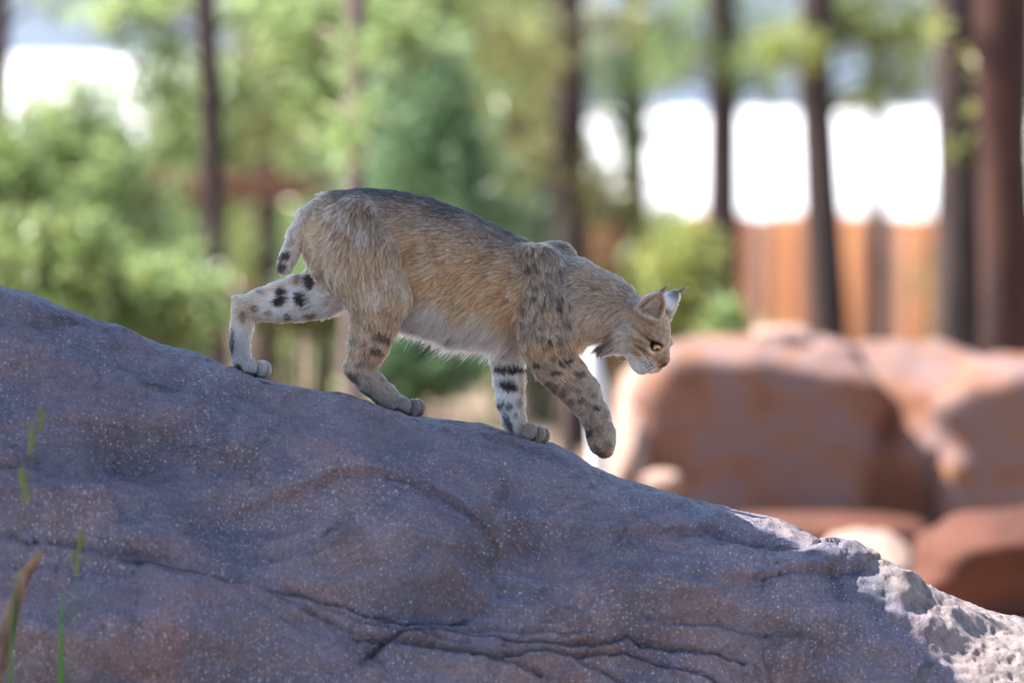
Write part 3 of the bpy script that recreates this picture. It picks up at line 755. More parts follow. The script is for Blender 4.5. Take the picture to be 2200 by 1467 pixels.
REGS = ['torso', 'nhind', 'fhind', 'ffront', 'nfront', 'chest', 'neck', 'tail', 'head', 'ruff', 'ear', 'nose']
NOSE = hw(80, -16, 0)
def regions(b):
    D = np.stack([prim_sdf(p, b) for p in PR], -1)
    dm = D.min(-1, keepdims=True)
    W = np.exp(-(D - dm) / 5.0); W /= W.sum(-1, keepdims=True)
    rw = {r: W[:, [i for i, p in enumerate(PR) if p['reg'] == r]].sum(-1) for r in REGS}
    ln = np.zeros(len(b)); fl = np.zeros((len(b), 3))
    top, bot, _ = s_eval(b[:, 0]); t = np.clip((-b[:, 2] - top) / (bot - top), -0.2, 1.2)
    body = np.stack([-np.ones(len(b)) * 0.9, np.zeros(len(b)), 0.28 - 1.15 * t], -1)
    hq = b - NOSE
    for i, p in enumerate(PR):
        if p['t'] == 'cone':
            ba = p['b'] - p['a']; h = np.clip(((b - p['a']) @ ba) / (ba @ ba), 0, 1)
            l = p['l0'] + (p['l1'] - p['l0']) * h; d = ba / np.linalg.norm(ba)
            d = np.ones((len(b), 1)) * d
            if p['reg'] == 'neck': d = body
            if p['reg'] == 'head': d = hq
        else:
            l = p['l0'] * np.ones(len(b)); d = body
            if p['t'] == 'torso': l = (17 + 6 * t + 18 * sstep(0.72, 0.98, t)) * (0.5 + 0.5 * sstep(650, 740, b[:, 0]))
            if p['reg'] in ('head', 'nose'): d = hq
            if p['reg'] == 'ear': d = np.ones((len(b), 1)) * (hw(*p['e']['tip']) - hw(*p['e']['base']))
            if p['reg'] in ('nhind', 'fhind', 'ffront', 'nfront'): d = np.ones((len(b), 1)) * p['rot'][0]
        d = d / (np.linalg.norm(d, axis=-1, keepdims=True) + 1e-9)
        ln += W[:, i] * l; fl += W[:, i, None] * d
    thigh = rw['nhind'] * sstep(640, 520, -b[:, 2])
    fl = fl + thigh[:, None] * np.array([-.5, 0, -.1])
    return rw, ln, fl

def make_cat():
    m, nt, bs = new_mat("bobcat_skin")
    at = nt.nodes.new("ShaderNodeAttribute"); at.attribute_name = "coat"
    nt.links.new(at.outputs["Color"], bs.inputs["Base Color"]); bs.inputs["Roughness"].default_value = 0.8; bs.inputs["Specular IOR Level"].default_value = 0.2
    body = mesh("body", to_world(BV), BQ, m, bobcat)
    me = body.data
    nv = len(me.vertices)
    nr = np.zeros(nv * 3, np.float32); me.vertex_normals.foreach_get("vector", nr); nr = nr.reshape(-1, 3).astype(float)
    rw, ln, fl = regions(BV)
    col = coat(BV, nr, rw)
    c4 = np.ones((nv, 4), np.float32); c4[:, :3] = col * 0.72
    me.attributes.new("coat", 'FLOAT_COLOR', 'POINT').data.foreach_set("color", c4.ravel())
    # ---- fur
    rng = np.random.default_rng(4)
    tri = np.concatenate([BQ[:, [0, 1, 2]], BQ[:, [0, 2, 3]]])
    A, B, D = BV[tri[:, 0]], BV[tri[:, 1]], BV[tri[:, 2]]
    area = np.linalg.norm(np.cross(B - A, D - A), axis=-1) / 2
    headw = rw['head'] + rw['ear'] + rw['nose']
    wgt = area * (1 + 1.6 * headw[tri].mean(1) + 0.5 * (ln[tri].mean(1) < 10)) * (1 - 0.97 * sstep(.5, .9, rw['nose'][tri].mean(1)))
    cen = (A + B + D) / 3
    for e in EYES: wgt = np.where(np.linalg.norm(cen - e, axis=-1) < 10.5, 0, wgt)
    wgt = np.where(cen[:, 1] > 62, wgt * 0.35, wgt)
    def sample(n):
        ti = rng.choice(len(tri), n, p=wgt / wgt.sum())
        u, v = rng.random(n), rng.random(n); s = u + v > 1; u[s], v[s] = 1 - u[s], 1 - v[s]
        W = np.stack([1 - u - v, u, v], -1)
        g = lambda arr: (arr[tri[ti]] * (W[..., None] if arr.ndim == 2 else W)).sum(1)
        return g
    NS, NCL = 360000, 20000
    g = sample(NS)
    root, nrm, L, F = g(BV), g(nr), g(ln), g(fl)
    rws = {r: g(rw[r]) for r in REGS}
    nrm /= np.linalg.norm(nrm, axis=-1, keepdims=True) + 1e-9
    F = F + 0.28 * np.stack([fbm(root[:, 0] * .03, root[:, 1] * .03, root[:, 2] * .03, 2, s) for s in (401, 403, 405)], -1)
    F = F - nrm * (F * nrm).sum(-1, keepdims=True); F /= np.linalg.norm(F, axis=-1, keepdims=True) + 1e-9
    C0 = coat(root + rng.standard_normal((NS, 3)) * (0.3 + 1.4 * sstep(5, 14, L))[:, None], nrm, rws)
    L = L * (0.75 + 0.5 * rng.random(NS)) * (1 + 0.25 * fbm(root[:, 0] * .04, root[:, 1] * .04, root[:, 2] * .04, 2, 411))
    lift = 0.42 + 0.10 * rng.standard_normal(NS)
    guard = rng.random(NS) < 0.07
    L = np.where(guard, L * 1.45, L); lift = np.where(guard, lift + 0.12, lift)
    belly = rws['torso'] * sstep(0.3, -0.5, nrm[:, 2]) * sstep(-640, -690, root[:, 2])
    lift = lift + 0.2 * belly
    npt = 5
    s = np.linspace(0, 1, npt)
    Pt = root[:, None, :] + L[:, None, None] * (s[None, :, None] * F[:, None, :] * (0.92) + (lift[:, None] * (s - 0.55 * s ** 2)[None, :])[..., None] * nrm[:, None, :])
    gravity = (L / 30)[:, None] * (s ** 2)[None, :] * 3.0
    Pt[:, :, 2] -= gravity * (sstep(14, 26, L) * (1 + 3.5 * belly))[:, None]
    Pt += (s ** 1.3)[None, :, None] * (rng.standard_normal((NS, 1, 3)) * 0.10 * L[:, None, None])
    # clumps
    ci = rng.choice(NS, NCL, replace=False)
    kd = KDTree(NCL)
    for j, i in enumerate(ci): kd.insert(root[i], j)
    kd.balance()
    near = np.fromiter((kd.find(r)[1] for r in root), np.int64, NS)
    lead = ci[near]
    same = (nrm * nrm[lead]).sum(-1) > 0.5
    cl = (0.55 * sstep(8, 20, L) + 0.15) * (1 - 0.6 * belly) * same * (np.linalg.norm(root - root[lead], axis=-1) < 16)
    Pt += (s ** 1.5)[None, :, None] * cl[:, None, None] * (Pt[lead] - Pt)
    # colour of each hair: darker root, banded tip, clump to clump variation
    cv = 1 + 0.20 * rng.standard_normal(NCL)[near] * sstep(6, 16, L)
    hv = 1 + 0.20 * rng.standard_normal(NS)
    base = C0 * (cv * hv)[:, None]
    lum = C0.mean(-1)
    tip = base.copy()
    r = rng.random(NS); mid = sstep(.05, .12, lum) * sstep(.62, .40, lum)
    body_r = np.clip(rws['torso'] + rws['neck'] + rws['nfront'] + rws['nhind'] + rws['chest'] + rws['head'] + rws['tail'], 0, 1)
    dkt = (r < 0.36) * mid * body_r; lgt = (r > 0.72) * mid * body_r
    tip = tip * (1 - 0.62 * dkt[:, None]) ; tip = tip * (1 - lgt[:, None] * .6) + lin(226, 210, 188) * .6 * lgt[:, None]
    colp = base[:, None, :] * (0.66 + 0.42 * s)[None, :, None] * (1 - s ** 2)[None, :, None] + tip[:, None, :] * (s ** 2)[None, :, None]
    colp = np.clip(colp, 0.008, 0.86)
    radr = np.where(L < 9, 0.42, 0.52)
    radp = radr[:, None] * np.array([1, .95, .8, .55, .12])[None, :]
    # ear tufts and inner ear wisps
    pts, cols_, rads = [Pt], [colp], [radp]
    for e in EARS:
        n = 46; tipw = hw(*(e['tip'] + np.array([0, -6, 0])))
        d = np.array([0.62, 0, 0.78]) if e['s'] < 0 else np.array([0.80, 0, 0.60])
        rt = tipw + rng.standard_normal((n, 3)) * 1.6
        ll = 22 + 9 * rng.random(n)
        q = rt[:, None, :] + (ll[:, None] * s[None, :])[..., None] * (d + 0.07 * rng.standard_normal((n, 1, 3))) + (s ** 2)[None, :, None] * np.array([5.0, 0, -1.0])
        pts.append(q); cols_.append(np.ones((n, npt, 3)) * lin(36, 32, 32)); rads.append(np.ones((n, 1)) * 0.38 * np.array([1, .9, .7, .45, .1]))
        n = 420; ax = e['tip'] - e['base']; hh = rng.random(n) * 0.6 + 0.02
        fw = np.array([0.55, 0.15, e['s'] * 0.83])
        sd_ = np.cross(ax / np.linalg.norm(ax), fw); fs = rng.choice([-1, 1], n)
        rt = e['base'] + ax * hh[:, None] + sd_ * (fs * (17 - 15 * rng.random(n) ** 2) * (1 - hh * .6))[:, None] + fw * 1.0
        rt = HC + HS * (rt @ HM)
        dd = ((ax / np.linalg.norm(ax)) * 0.7 - sd_ * (fs * 0.5)[:, None] + fw * 0.35 + 0.2 * rng.standard_normal((n, 3))) @ HM
        q = rt[:, None, :] + (16 * s)[None, :, None] * dd[:, None, :]
        pts.append(q); cols_.append(np.ones((n, npt, 1)) * lin(206, 190, 172) * (0.6 + 0.5 * rng.random((n, 1, 1)))); rads.append(np.ones((n, 1)) * 0.38 * np.array([1, 1, .8, .5, .1]))
    Pt, colp, radp = np.concatenate(pts), np.concatenate(cols_), np.concatenate(rads)
    n = len(Pt)
    hc = bpy.data.hair_curves.new("fur"); hc.add_curves([npt] * n)
    hc.attributes["position"].data.foreach_set("vector", (to_world(Pt) - CATROOT).astype(np.float32).ravel())
    ra = hc.attributes.get("radius") or hc.attributes.new("radius", 'FLOAT', 'POINT')
    ra.data.foreach_set("value", (radp * 0.001).astype(np.float32).ravel())
    ca = np.ones((n, npt, 4), np.float32); ca[..., :3] = colp
    hc.attributes.new("coat", 'FLOAT_COLOR', 'POINT').data.foreach_set("color", ca.ravel())
    fm = bpy.data.materials.new("bobcat_fur"); fm.use_nodes = True; nt = fm.node_tree; nt.nodes.clear()
    out = nt.nodes.new("ShaderNodeOutputMaterial"); hb = nt.nodes.new("ShaderNodeBsdfHairPrincipled"); hb.parametrization = 'COLOR'
    at = nt.nodes.new("ShaderNodeAttribute"); at.attribute_name = "coat"
    nt.links.new(at.outputs["Color"], hb.inputs["Color"]); hb.inputs["Roughness"].default_value = 0.42; hb.inputs["Radial Roughness"].default_value = 0.55
    nt.links.new(hb.outputs[0], out.inputs[0])
    hc.materials.append(fm)
    fo = bpy.data.objects.new("fur", hc); C.objects.link(fo); fo.parent = bobcat
    # ---- eyes
    em, nt, b = new_mat("amber_eye")
    tc = nt.nodes.new("ShaderNodeTexCoord"); sx = nt.nodes.new("ShaderNodeSeparateXYZ"); nt.links.new(tc.outputs["Object"], sx.inputs[0])
    def mth(op, a, c):
        q = nt.nodes.new("ShaderNodeMath"); q.operation = op
        for i_, v in enumerate((a, c)):
            if isinstance(v, (int, float)): q.inputs[i_].default_value = v
            else: nt.links.new(v, q.inputs[i_])
        return q.outputs[0]
    rr = mth('SQRT', mth('ADD', mth('POWER', sx.outputs[0], 2.0), mth('POWER', sx.outputs[1], 2.0)), 0.0)
    rp = nt.nodes.new("ShaderNodeValToRGB"); el = rp.color_ramp.elements; el.new(.5); el.new(.6); el.new(.7)
    for e_, (p_, c_) in zip(el, ((0.0, (.004, .004, .004)), (0.34, (.004, .004, .004)), (0.40, (.50, .26, .06)), (0.82, (.52, .28, .08)), (0.90, (.01, .008, .006)))):
        e_.position = p_; e_.color = (*c_, 1)
    nt.links.new(mth('DIVIDE', rr, 0.0099), rp.inputs[0]); nt.links.new(rp.outputs[0], b.inputs["Base Color"])
    b.inputs["Roughness"].default_value = 0.08
    th = np.linspace(0, math.pi, 17); ph = np.linspace(0, 2 * math.pi, 25)[:-1]
    sv = np.stack([np.outer(np.sin(th), np.cos(ph)), np.outer(np.sin(th), np.sin(ph)), np.outer(np.cos(th), np.ones(24))], -1).reshape(-1, 3) * 0.0098
    fi = [(i * 24 + j, (i + 1) * 24 + j, (i + 1) * 24 + (j + 1) % 24, i * 24 + (j + 1) % 24) for i in range(16) for j in range(24)]
    for sgn, e in zip((-1, 1), EYES):
        o = mesh("eye", sv, fi, em); o.parent = bobcat
        gaze = HM.T @ np.array([0.84, -0.14, sgn * 0.50])
        o.rotation_euler = Vector(gaze).to_track_quat('Z', 'Y').to_euler(); o.location = Vector(to_world(e) - CATROOT)
    # ---- whiskers
    wm, nt, b = new_mat("whisker"); b.inputs["Base Color"].default_value = (.85, .83, .8, 1); b.inputs["Roughness"].default_value = .4
    for sgn in (-1, 1):
        for j in range(11):
            V, Fc = [], []
            f0, u0 = 56 + 3.2 * (j % 5) , -23 - 5 * (j // 5)
            r0 = hw(f0, u0, sgn * 22); LL = 55 + 30 * rng.random()
            d = HM.T @ np.array([-0.72 + .1 * rng.standard_normal(), -0.05 + 0.22 * rng.standard_normal() + .15 * (1 - j // 5), sgn * 0.65]); d /= np.linalg.norm(d)
            for i_ in range(8):
                t_ = i_ / 7; c = r0 + d * LL * t_ + np.array([0, 0, -10.0]) * t_ ** 2; w_ = 0.75 * (1 - .8 * t_)
                for k_ in range(3):
                    a_ = 2.094 * k_; V.append(c + w_ * np.array([0.3 * math.cos(a_), math.sin(a_), math.cos(a_)]))
                if i_:
                    o_ = len(V) - 6
                    for k_ in range(3): Fc.append((o_ + k_, o_ + (k_ + 1) % 3, o_ + 3 + (k_ + 1) % 3, o_ + 3 + k_))
            mesh("whisker", to_world(np.array(V)), Fc, wm, bobcat)
make_cat()

# ------------------------------------------------------------------ background builders
def tube(pts, radii, seg=12, seed=0, bump=0.0):
    pts = np.asarray(pts, float); n = len(pts)
    V, F = [], []
    for i in range(n):
        t = pts[min(i + 1, n - 1)] - pts[max(i - 1, 0)]; t = t / np.linalg.norm(t)
        a = np.cross(t, [0.13, 1, 0.21]); a /= np.linalg.norm(a); b = np.cross(t, a)
        th = np.arange(seg) / seg * 2 * math.pi
        rr = radii[i] * (1 + bump * vnoise(np.cos(th) * 2.2 + seed, np.sin(th) * 2.2, np.full(seg, pts[i, 2] * 1.7), seed))
        V.append(pts[i] + rr[:, None] * (np.cos(th)[:, None] * a + np.sin(th)[:, None] * b))
        if i:
            o = (i - 1) * seg; j = np.arange(seg); k = (j + 1) % seg
            F.append(np.stack([o + j, o + k, o + seg + k, o + seg + j], -1))
    V = np.concatenate(V + [pts[:1], pts[-1:]]); m = len(V)
    j = np.arange(seg); k = (j + 1) % seg
    F.append(np.stack([np.full(seg, m - 2), k, j, j], -1)[:, [0, 1, 2, 2]] * 0 + np.stack([np.full(seg, m - 2), k, j, np.full(seg, m - 2)], -1))
    F = np.concatenate(F[:-1]); 
    caps = np.concatenate([np.stack([np.full(seg, m - 2), k, j], -1), np.stack([np.full(seg, m - 1), (n - 1) * seg + j, (n - 1) * seg + k], -1)])
    T = np.concatenate([F[:, [0, 1, 2]], F[:, [0, 2, 3]], caps])
    return V, T
def sprays(centres, radii, counts, rng, length=0.09, width=0.012, blades=6, up=0.2):
    """needle tufts or leaf tufts spread through ellipsoidal clumps"""
    cs = []
    for c, r, n in zip(centres, radii, counts):
        g = rng.standard_normal((n, 3)); g /= np.linalg.norm(g, axis=-1, keepdims=True)
        g *= 1.55 * (rng.random((n, 1)) ** 0.7)
        cs.append(np.asarray(c) + g * np.asarray(r))
    c = np.concatenate(cs); n = len(c)
    ax = rng.standard_normal((n, 3)); ax[:, 2] += up * 2; ax /= np.linalg.norm(ax, axis=-1, keepdims=True)
    d = ax[:, None, :] * 0.5 + rng.standard_normal((n, blades, 3)) * 0.6; d /= np.linalg.norm(d, axis=-1, keepdims=True)
    sd = np.cross(d, rng.standard_normal((n, blades, 3))); sd /= np.linalg.norm(sd, axis=-1, keepdims=True) + 1e-9
    L = length * (0.6 + 0.7 * rng.random((n, blades, 1)))
    b = c[:, None, :] + 0 * d
    V = np.stack([b - sd * width * .4, b + d * L * .55 + sd * width * .5, b + d * L, b + d * L * .5 - sd * width * .5], 2).reshape(-1, 3)
    F = np.arange(len(V)).reshape(-1, 4)
    return V, F
def trunk_line(px_top, px_bot, d, h, rng, wob=0.03):
    b = P(px_bot, 1100, d); t = P(px_top, 0, d)
    b3 = np.array([b[0] + (b[0] - t[0]) * 0.0, b[1], 0.0]); slope = (t[0] - b[0]) / (t[2] - b[2])
    zs = np.linspace(-0.35, h, 15)
    ph = rng.random() * 6
    return np.stack([b[0] + slope * np.clip(zs - b[2], -9, 2.6) + wob * np.sin(zs * 1.6 + ph) * 0.5, b[1] + wob * np.cos(zs * 1.3 + ph), zs], -1)
def tree(name, label, px_top, px_bot, d, w_px, h, bark, leaf, seed, low=(), crown_from=0.45, crown_r=0.9, n_crown=420, group=None, cat="tree", ground=0.0):
    """a pine: trunk through two photograph columns, a high crown, limbs, and low boughs (px, py, rx px, rz px, tufts, dy m)"""
    rng = np.random.default_rng(seed)
    mm = d / DIST / 1000.0
    pts = trunk_line(px_top, px_bot, d, h, rng)
    pts[:, 2] += ground
    root = empty(name, (pts[0, 0], pts[0, 1], ground))
    tag(root, label, cat, group)
    r0 = w_px * mm / 2
    rr = r0 * np.interp(np.linspace(0, 1, 15), [0, 0.04, 0.45, 1], [1.35, 1.08, 0.93, 0.25])
    V, F = tube(pts, rr, 14, seed, 0.16); mesh("trunk", V, F, MAT[bark], root)
    cs, rs, ns = [], [], []
    def limb(p, q, r):
        mid = (p + q) / 2 + np.array([0, 0, 0.04])
        V, F = tube([p, mid, q], [r, r * .7, r * .25], 7, seed); mesh("limb", V, F, MAT[bark], root)
    n_l = 8 if n_crown else 0
    for i in range(n_l):
        u = crown_from + (0.97 - crown_from) * i / n_l
        p = np.array([np.interp(u * h, pts[:, 2] - ground, pts[:, k]) for k in (0, 1)] + [u * h + ground])
        a = i * 2.4 + rng.random(); R = crown_r * (1.15 - 0.8 * (u - crown_from) / (1 - crown_from))
        q = p + np.array([math.cos(a) * R, math.sin(a) * R, 0.15 * R]); limb(p, q, r0 * .3)
        for fr in (0.45, 0.75, 1.0):
            cs.append(p + (q - p) * fr); rs.append((R * .34, R * .34, R * .2)); ns.append(max(6, n_crown // (n_l * 3)))
    if n_crown: cs.append(pts[-1]); rs.append((crown_r * .3,) * 2 + (crown_r * .5,)); ns.append(n_crown // 12)
    for (px, py, rx, rz, n, dy) in low:
        c = P(px, py, d + dy)
        z = c[2] - 0.12
        p = np.array([np.interp(z, pts[:, 2], pts[:, k]) for k in (0, 1)] + [z])
        if np.linalg.norm((c - p)[:2]) > r0 * 1.5: limb(p, c, min(r0 * .3, 0.022))
        cs.append(c); rs.append((rx * mm, rx * mm * .9, rz * mm)); ns.append(n)
    if cs:
        V, F = sprays(cs, rs, [max(3, int(q * .62)) for q in ns], rng, 0.13, 0.018, 6); mesh("crown", V, F, MAT[leaf], root, False)
    return root
def young_pine(name, label, px, d, h, rad_m, leaf, bark, seed, n=2600, group=None, w=0.035, low=0.12, ground=0.0):
    rng = np.random.default_rng(seed)
    b = P(px, 1000, d); root = empty(name, (b[0], b[1], ground)); tag(root, label, "tree", group)
    zs = np.linspace(-0.2, h, 9); pts = np.stack([b[0] + .02 * np.sin(zs * 3 + seed), b[1] + 0 * zs, zs + ground], -1)
    V, F = tube(pts, w * np.interp(np.linspace(0, 1, 9), [0, 1], [1, .15]), 9, seed, .1); mesh("trunk", V, F, MAT[bark], root)
    cs, rs, ns = [], [], []
    lev = 7
    for i in range(lev):
        u = low + (0.96 - low) * i / (lev - 1); R = rad_m * (1.05 - u) ** 0.7 * (0.8 + 0.4 * rng.random())
        for k in range(5):
            a = k * 1.2566 + i * 0.7 + 0.4 * rng.random(); rr = R * (0.7 + 0.5 * rng.random())
            p = np.array([b[0], b[1], u * h + ground]); q = p + np.array([math.cos(a) * rr, math.sin(a) * rr, 0.10 * h * rng.random()])
            V, F = tube([p, (p + q) / 2 + [0, 0, -.02], q], [w * .35, w * .25, w * .1], 6, seed); mesh("limb", V, F, MAT[bark], root)
            for fr in (0.55, 0.95):
                cs.append(p + (q - p) * fr); rs.append((R * .44 + .06, R * .44 + .06, h * .11 + .06)); ns.append(int(n / (lev * 10)))
    cs.append(pts[-1]); rs.append((.09, .09, .14)); ns.append(n // 30)
    V, F = sprays(cs, rs, [max(3, int(q * .40)) for q in ns], rng, 0.13, 0.018, 6); mesh("crown", V, F, MAT[leaf], root, False)
    return root
def bush(name, label, px, py, d, rx, rz, leaf, seed, n=1200, group=None, ground=0.0):
    """px, py: centre in the photograph; stems rise from the ground to it"""
    rng = np.random.default_rng(seed)
    c = P(px, py, d); mm = d / DIST / 1000.0
    root = empty(name, (c[0], c[1], ground)); tag(root, label, "bush", group)
    base = np.array([c[0], c[1], ground - .05])
    cs, rs, ns = [], [], []
    for i in range(9):
        g = rng.standard_normal(3); g /= np.linalg.norm(g)
        q = c + g * np.array([rx, rx * .8, rz]) * mm * 0.62
        cs.append(q); rs.append((rx * mm * .62, rx * mm * .62, rz * mm * .6)); ns.append(n // 9)
        V, F = tube([base + g * np.array([.04, .04, 0]), (base + q) / 2 + g * .03, q], [.012, .009, .004], 6, seed); mesh("stem", V, F, MAT['bark_dark'], root)
    V, F = sprays(cs, rs, [max(3, int(q * .40)) for q in ns], rng, 0.10, 0.024, 5); mesh("crown", V, F, MAT[leaf], root, False)
    return root
def rock(name, label, c, r, seed, mat, power=2.6, amp=0.10, freq=1.6, tilt=0.0, lean=0.0, cat="boulder", group=None, cuts=(), facets=True):
    n, m = 64, 40
    ph = np.linspace(0, 2 * math.pi, n + 1)[:-1]; th = np.linspace(0.001, math.pi - 0.001, m)
    T, H = np.meshgrid(th, ph, indexing='ij')
    d = np.stack([np.sin(T) * np.cos(H), np.sin(T) * np.sin(H), np.cos(T)], -1)
    k = (np.abs(d) ** power).sum(-1) ** (-1 / power)
    v = d * k[..., None]
    nz = fbm(v[..., 0] * freq + seed * 3.1, v[..., 1] * freq, v[..., 2] * freq, 4, seed)
    v = v * (1 + amp * nz)[..., None]
    rg = np.random.default_rng(seed + 500)
    rnd = [tuple(rg.standard_normal(3)) + (0.93 + 0.12 * rg.random(),) for _ in range(14)] if facets else []
    for nx, ny, nz_, off in list(cuts) + rnd:      # broken faces
        q = np.array([nx, ny, nz_]); q = q / np.linalg.norm(q); e = v @ q - off
        v = v - np.where(e > 0, e * 0.9, 0)[..., None] * q
    v = v * (1 + 0.02 * fbm(v[..., 0] * 6 + seed, v[..., 1] * 6, v[..., 2] * 6, 3, seed + 9))[..., None]
    v = v * np.array(r)
    v[..., 1] += lean * (v[..., 2] / r[2]); ct, st = math.cos(tilt), math.sin(tilt)
    x, z = v[..., 0].copy(), v[..., 2].copy(); v[..., 0], v[..., 2] = x * ct + z * st, -x * st + z * ct
    V = v.reshape(-1, 3) + np.array(c)
    idx = np.arange(m * n).reshape(m, n); nxt = np.roll(idx, -1, 1)
    F = np.stack([idx[:-1], idx[1:], nxt[1:], nxt[:-1]], -1).reshape(-1, 4)
    o = mesh(name, V, F, MAT[mat]); 
    tag(o, label, cat, group); return o

# ------------------------------------------------------------------ red boulders
RD = 22.0; RM = RD / DIST / 1000.0
def rk(name, label, px0, px1, py0, py1, d, depth, seed, mat, **k):
    a, b = P(px0, py0, d), P(px1, py1, d)
    return rock(name, label, ((a[0] + b[0]) / 2, a[1] + depth, (a[2] + b[2]) / 2), (abs(b[0] - a[0]) / 2, depth, abs(a[2] - b[2]) / 2), seed, mat, **k)
rk("boulder", "broad flat-faced red sandstone boulder below the bobcat's lowered head", 1352, 1910, 742, 1230, RD, 0.42, 3, 'red_rock', power=4.2, amp=0.10, cuts=((0, -1, -.06, .80),), facets=False)
rk("boulder", "red boulder with a bright sunlit slanting face between two red boulders", 1750, 2160, 738, 1230, RD + .14, 0.42, 8, 'red_rock', power=3.6, amp=0.09, facets=False, cuts=((-0.2, -0.9, 0.8, .66), (0, -1, -0.5, .78)))
rk("boulder", "orange brown boulder in front of the two thickest trunks", 2010, 2560, 768, 1230, RD - .05, 0.5, 12, 'red_rock', power=3.6, amp=0.10, cuts=((0, -1, -.1, .8),), facets=False)
rk("boulder", "rust coloured low rock at the foot of the broad red boulder", 1480, 2010, 1116, 1290, RD - .75, 0.34, 15, 'rust_rock', power=3.4, amp=0.10, facets=False, cuts=((0, -1, -.35, .7),))
rk("boulder", "dark rust boulder beside the flat tan soil patch", 1985, 2620, 1110, 1430, RD - 3.1, 0.42, 19, 'rust_rock', power=3.4, amp=0.10, facets=False, cuts=((0, -1, -.3, .7),))
rk("soil_patch", "flat tan sunlit soil patch built as a stone between the rust rocks", 1765, 1975, 1150, 1310, RD - 1.9, 0.24, 21, 'pale_rock', power=2.2, amp=0.08, cat="stone", lean=0.12)  # added slab standing in for a patch of sunlit soil
rk("boulder", "pale pink sunlit boulder between the lifted paw and red boulders", 1315, 1425, 770, 1120, RD + .05, 0.26, 23, 'pale_rock', power=2.6, amp=0.12, tilt=0.2, lean=0.14)  # added to stand in for the sunlit left rim of the broad boulder
rk("stone", "small pale stone at the foot of the pale pink boulder", 1380, 1470, 1012, 1062, RD - .55, 0.09, 25, 'pale_rock', power=2.3, amp=0.08, cat="stone")
rk("stone_block", "squared white stone block resting on the broad red boulder", 1620, 1745, 700, 766, RD + .25, 0.14, 27, 'pale_rock', power=7, amp=0.02, cat="stone")

rk("boulder", "tall dark grey boulder behind the bobcat's shoulders", 1105, 1262, 392, 1020, 35.0, 0.5, 31, 'grey_rock', power=2.8, amp=0.12)

# ------------------------------------------------------------------ timber fences
def box(name, x0, x1, y0, y1, z0, z1, mat, parent=None, bev=0.006):
    v = np.array([(x, y, z) for x in (x0, x1) for y in (y0, y1) for z in (z0, z1)])
    f = [(0, 1, 3, 2), (4, 6, 7, 5), (0, 4, 5, 1), (2, 3, 7, 6), (0, 2, 6, 4), (1, 5, 7, 3)]
    o = mesh(name, v, f, mat, parent, False)
    if bev:
        md = o.modifiers.new("edge", 'BEVEL'); md.width = bev; md.segments = 2
    return o
def board_fence():
    d = 44.0; rng = np.random.default_rng(9)
    a, b = P(1215, 460, d), P(2360, 460, d)
    root = empty("board_fence", ((a[0] + b[0]) / 2, a[1], 0)); tag(root, "orange brown vertical board fence behind the tree trunks", "fence")
    x = a[0]; gz = -0.75
    for i in range(40):
        w = 0.135 + 0.02 * rng.random()
        if x > b[0]: break
        box("board", x, x + w, a[1] - .012 - .008 * rng.random(), a[1] + .012, gz, a[2] + 0.012 * rng.standard_normal(), MAT[('wood', 'wood_b', 'wood_c')[int(rng.integers(0, 3))]], root, .004)
        x += w + 0.007
    for z in (a[2] - .25, a[2] - 1.0): box("rail", a[0], x, a[1] + .013, a[1] + .06, z - .05, z + .05, MAT['wood'], root)
    root.rotation_euler[2] = rad(-20)
    for k in range(3):
        xx = a[0] + .1 + k * (b[0] - a[0] - .2) / 2; box("post", xx - .05, xx + .05, a[1] + .061, a[1] + .16, gz, a[2] - .03, MAT['bark_dark'], root)
board_fence()
def rail_fence():
    d = 33.0
    a, b = P(285, 372, d), P(735, 430, d)
    root = empty("rail_fence", ((a[0] + b[0]) / 2, a[1], 0)); tag(root, "red brown fence of wide horizontal boards behind the bobcat's rump", "fence")
    h = a[2] - b[2]
    box("board", a[0], b[0], a[1] - .02, a[1] + .02, b[2], a[2], MAT['red_wood'], root)
    box("board", a[0], b[0], a[1] - .02, a[1] + .02, b[2] - .62, b[2] - .62 + h * .8, MAT['red_wood'], root)
    for k in range(4):
        xx = a[0] + .08 + k * (b[0] - a[0] - .16) / 3; box("post", xx - .06, xx + .06, a[1] + .021, a[1] + .14, -.5, a[2] + .05, MAT['bark_dark'], root)
rail_fence()

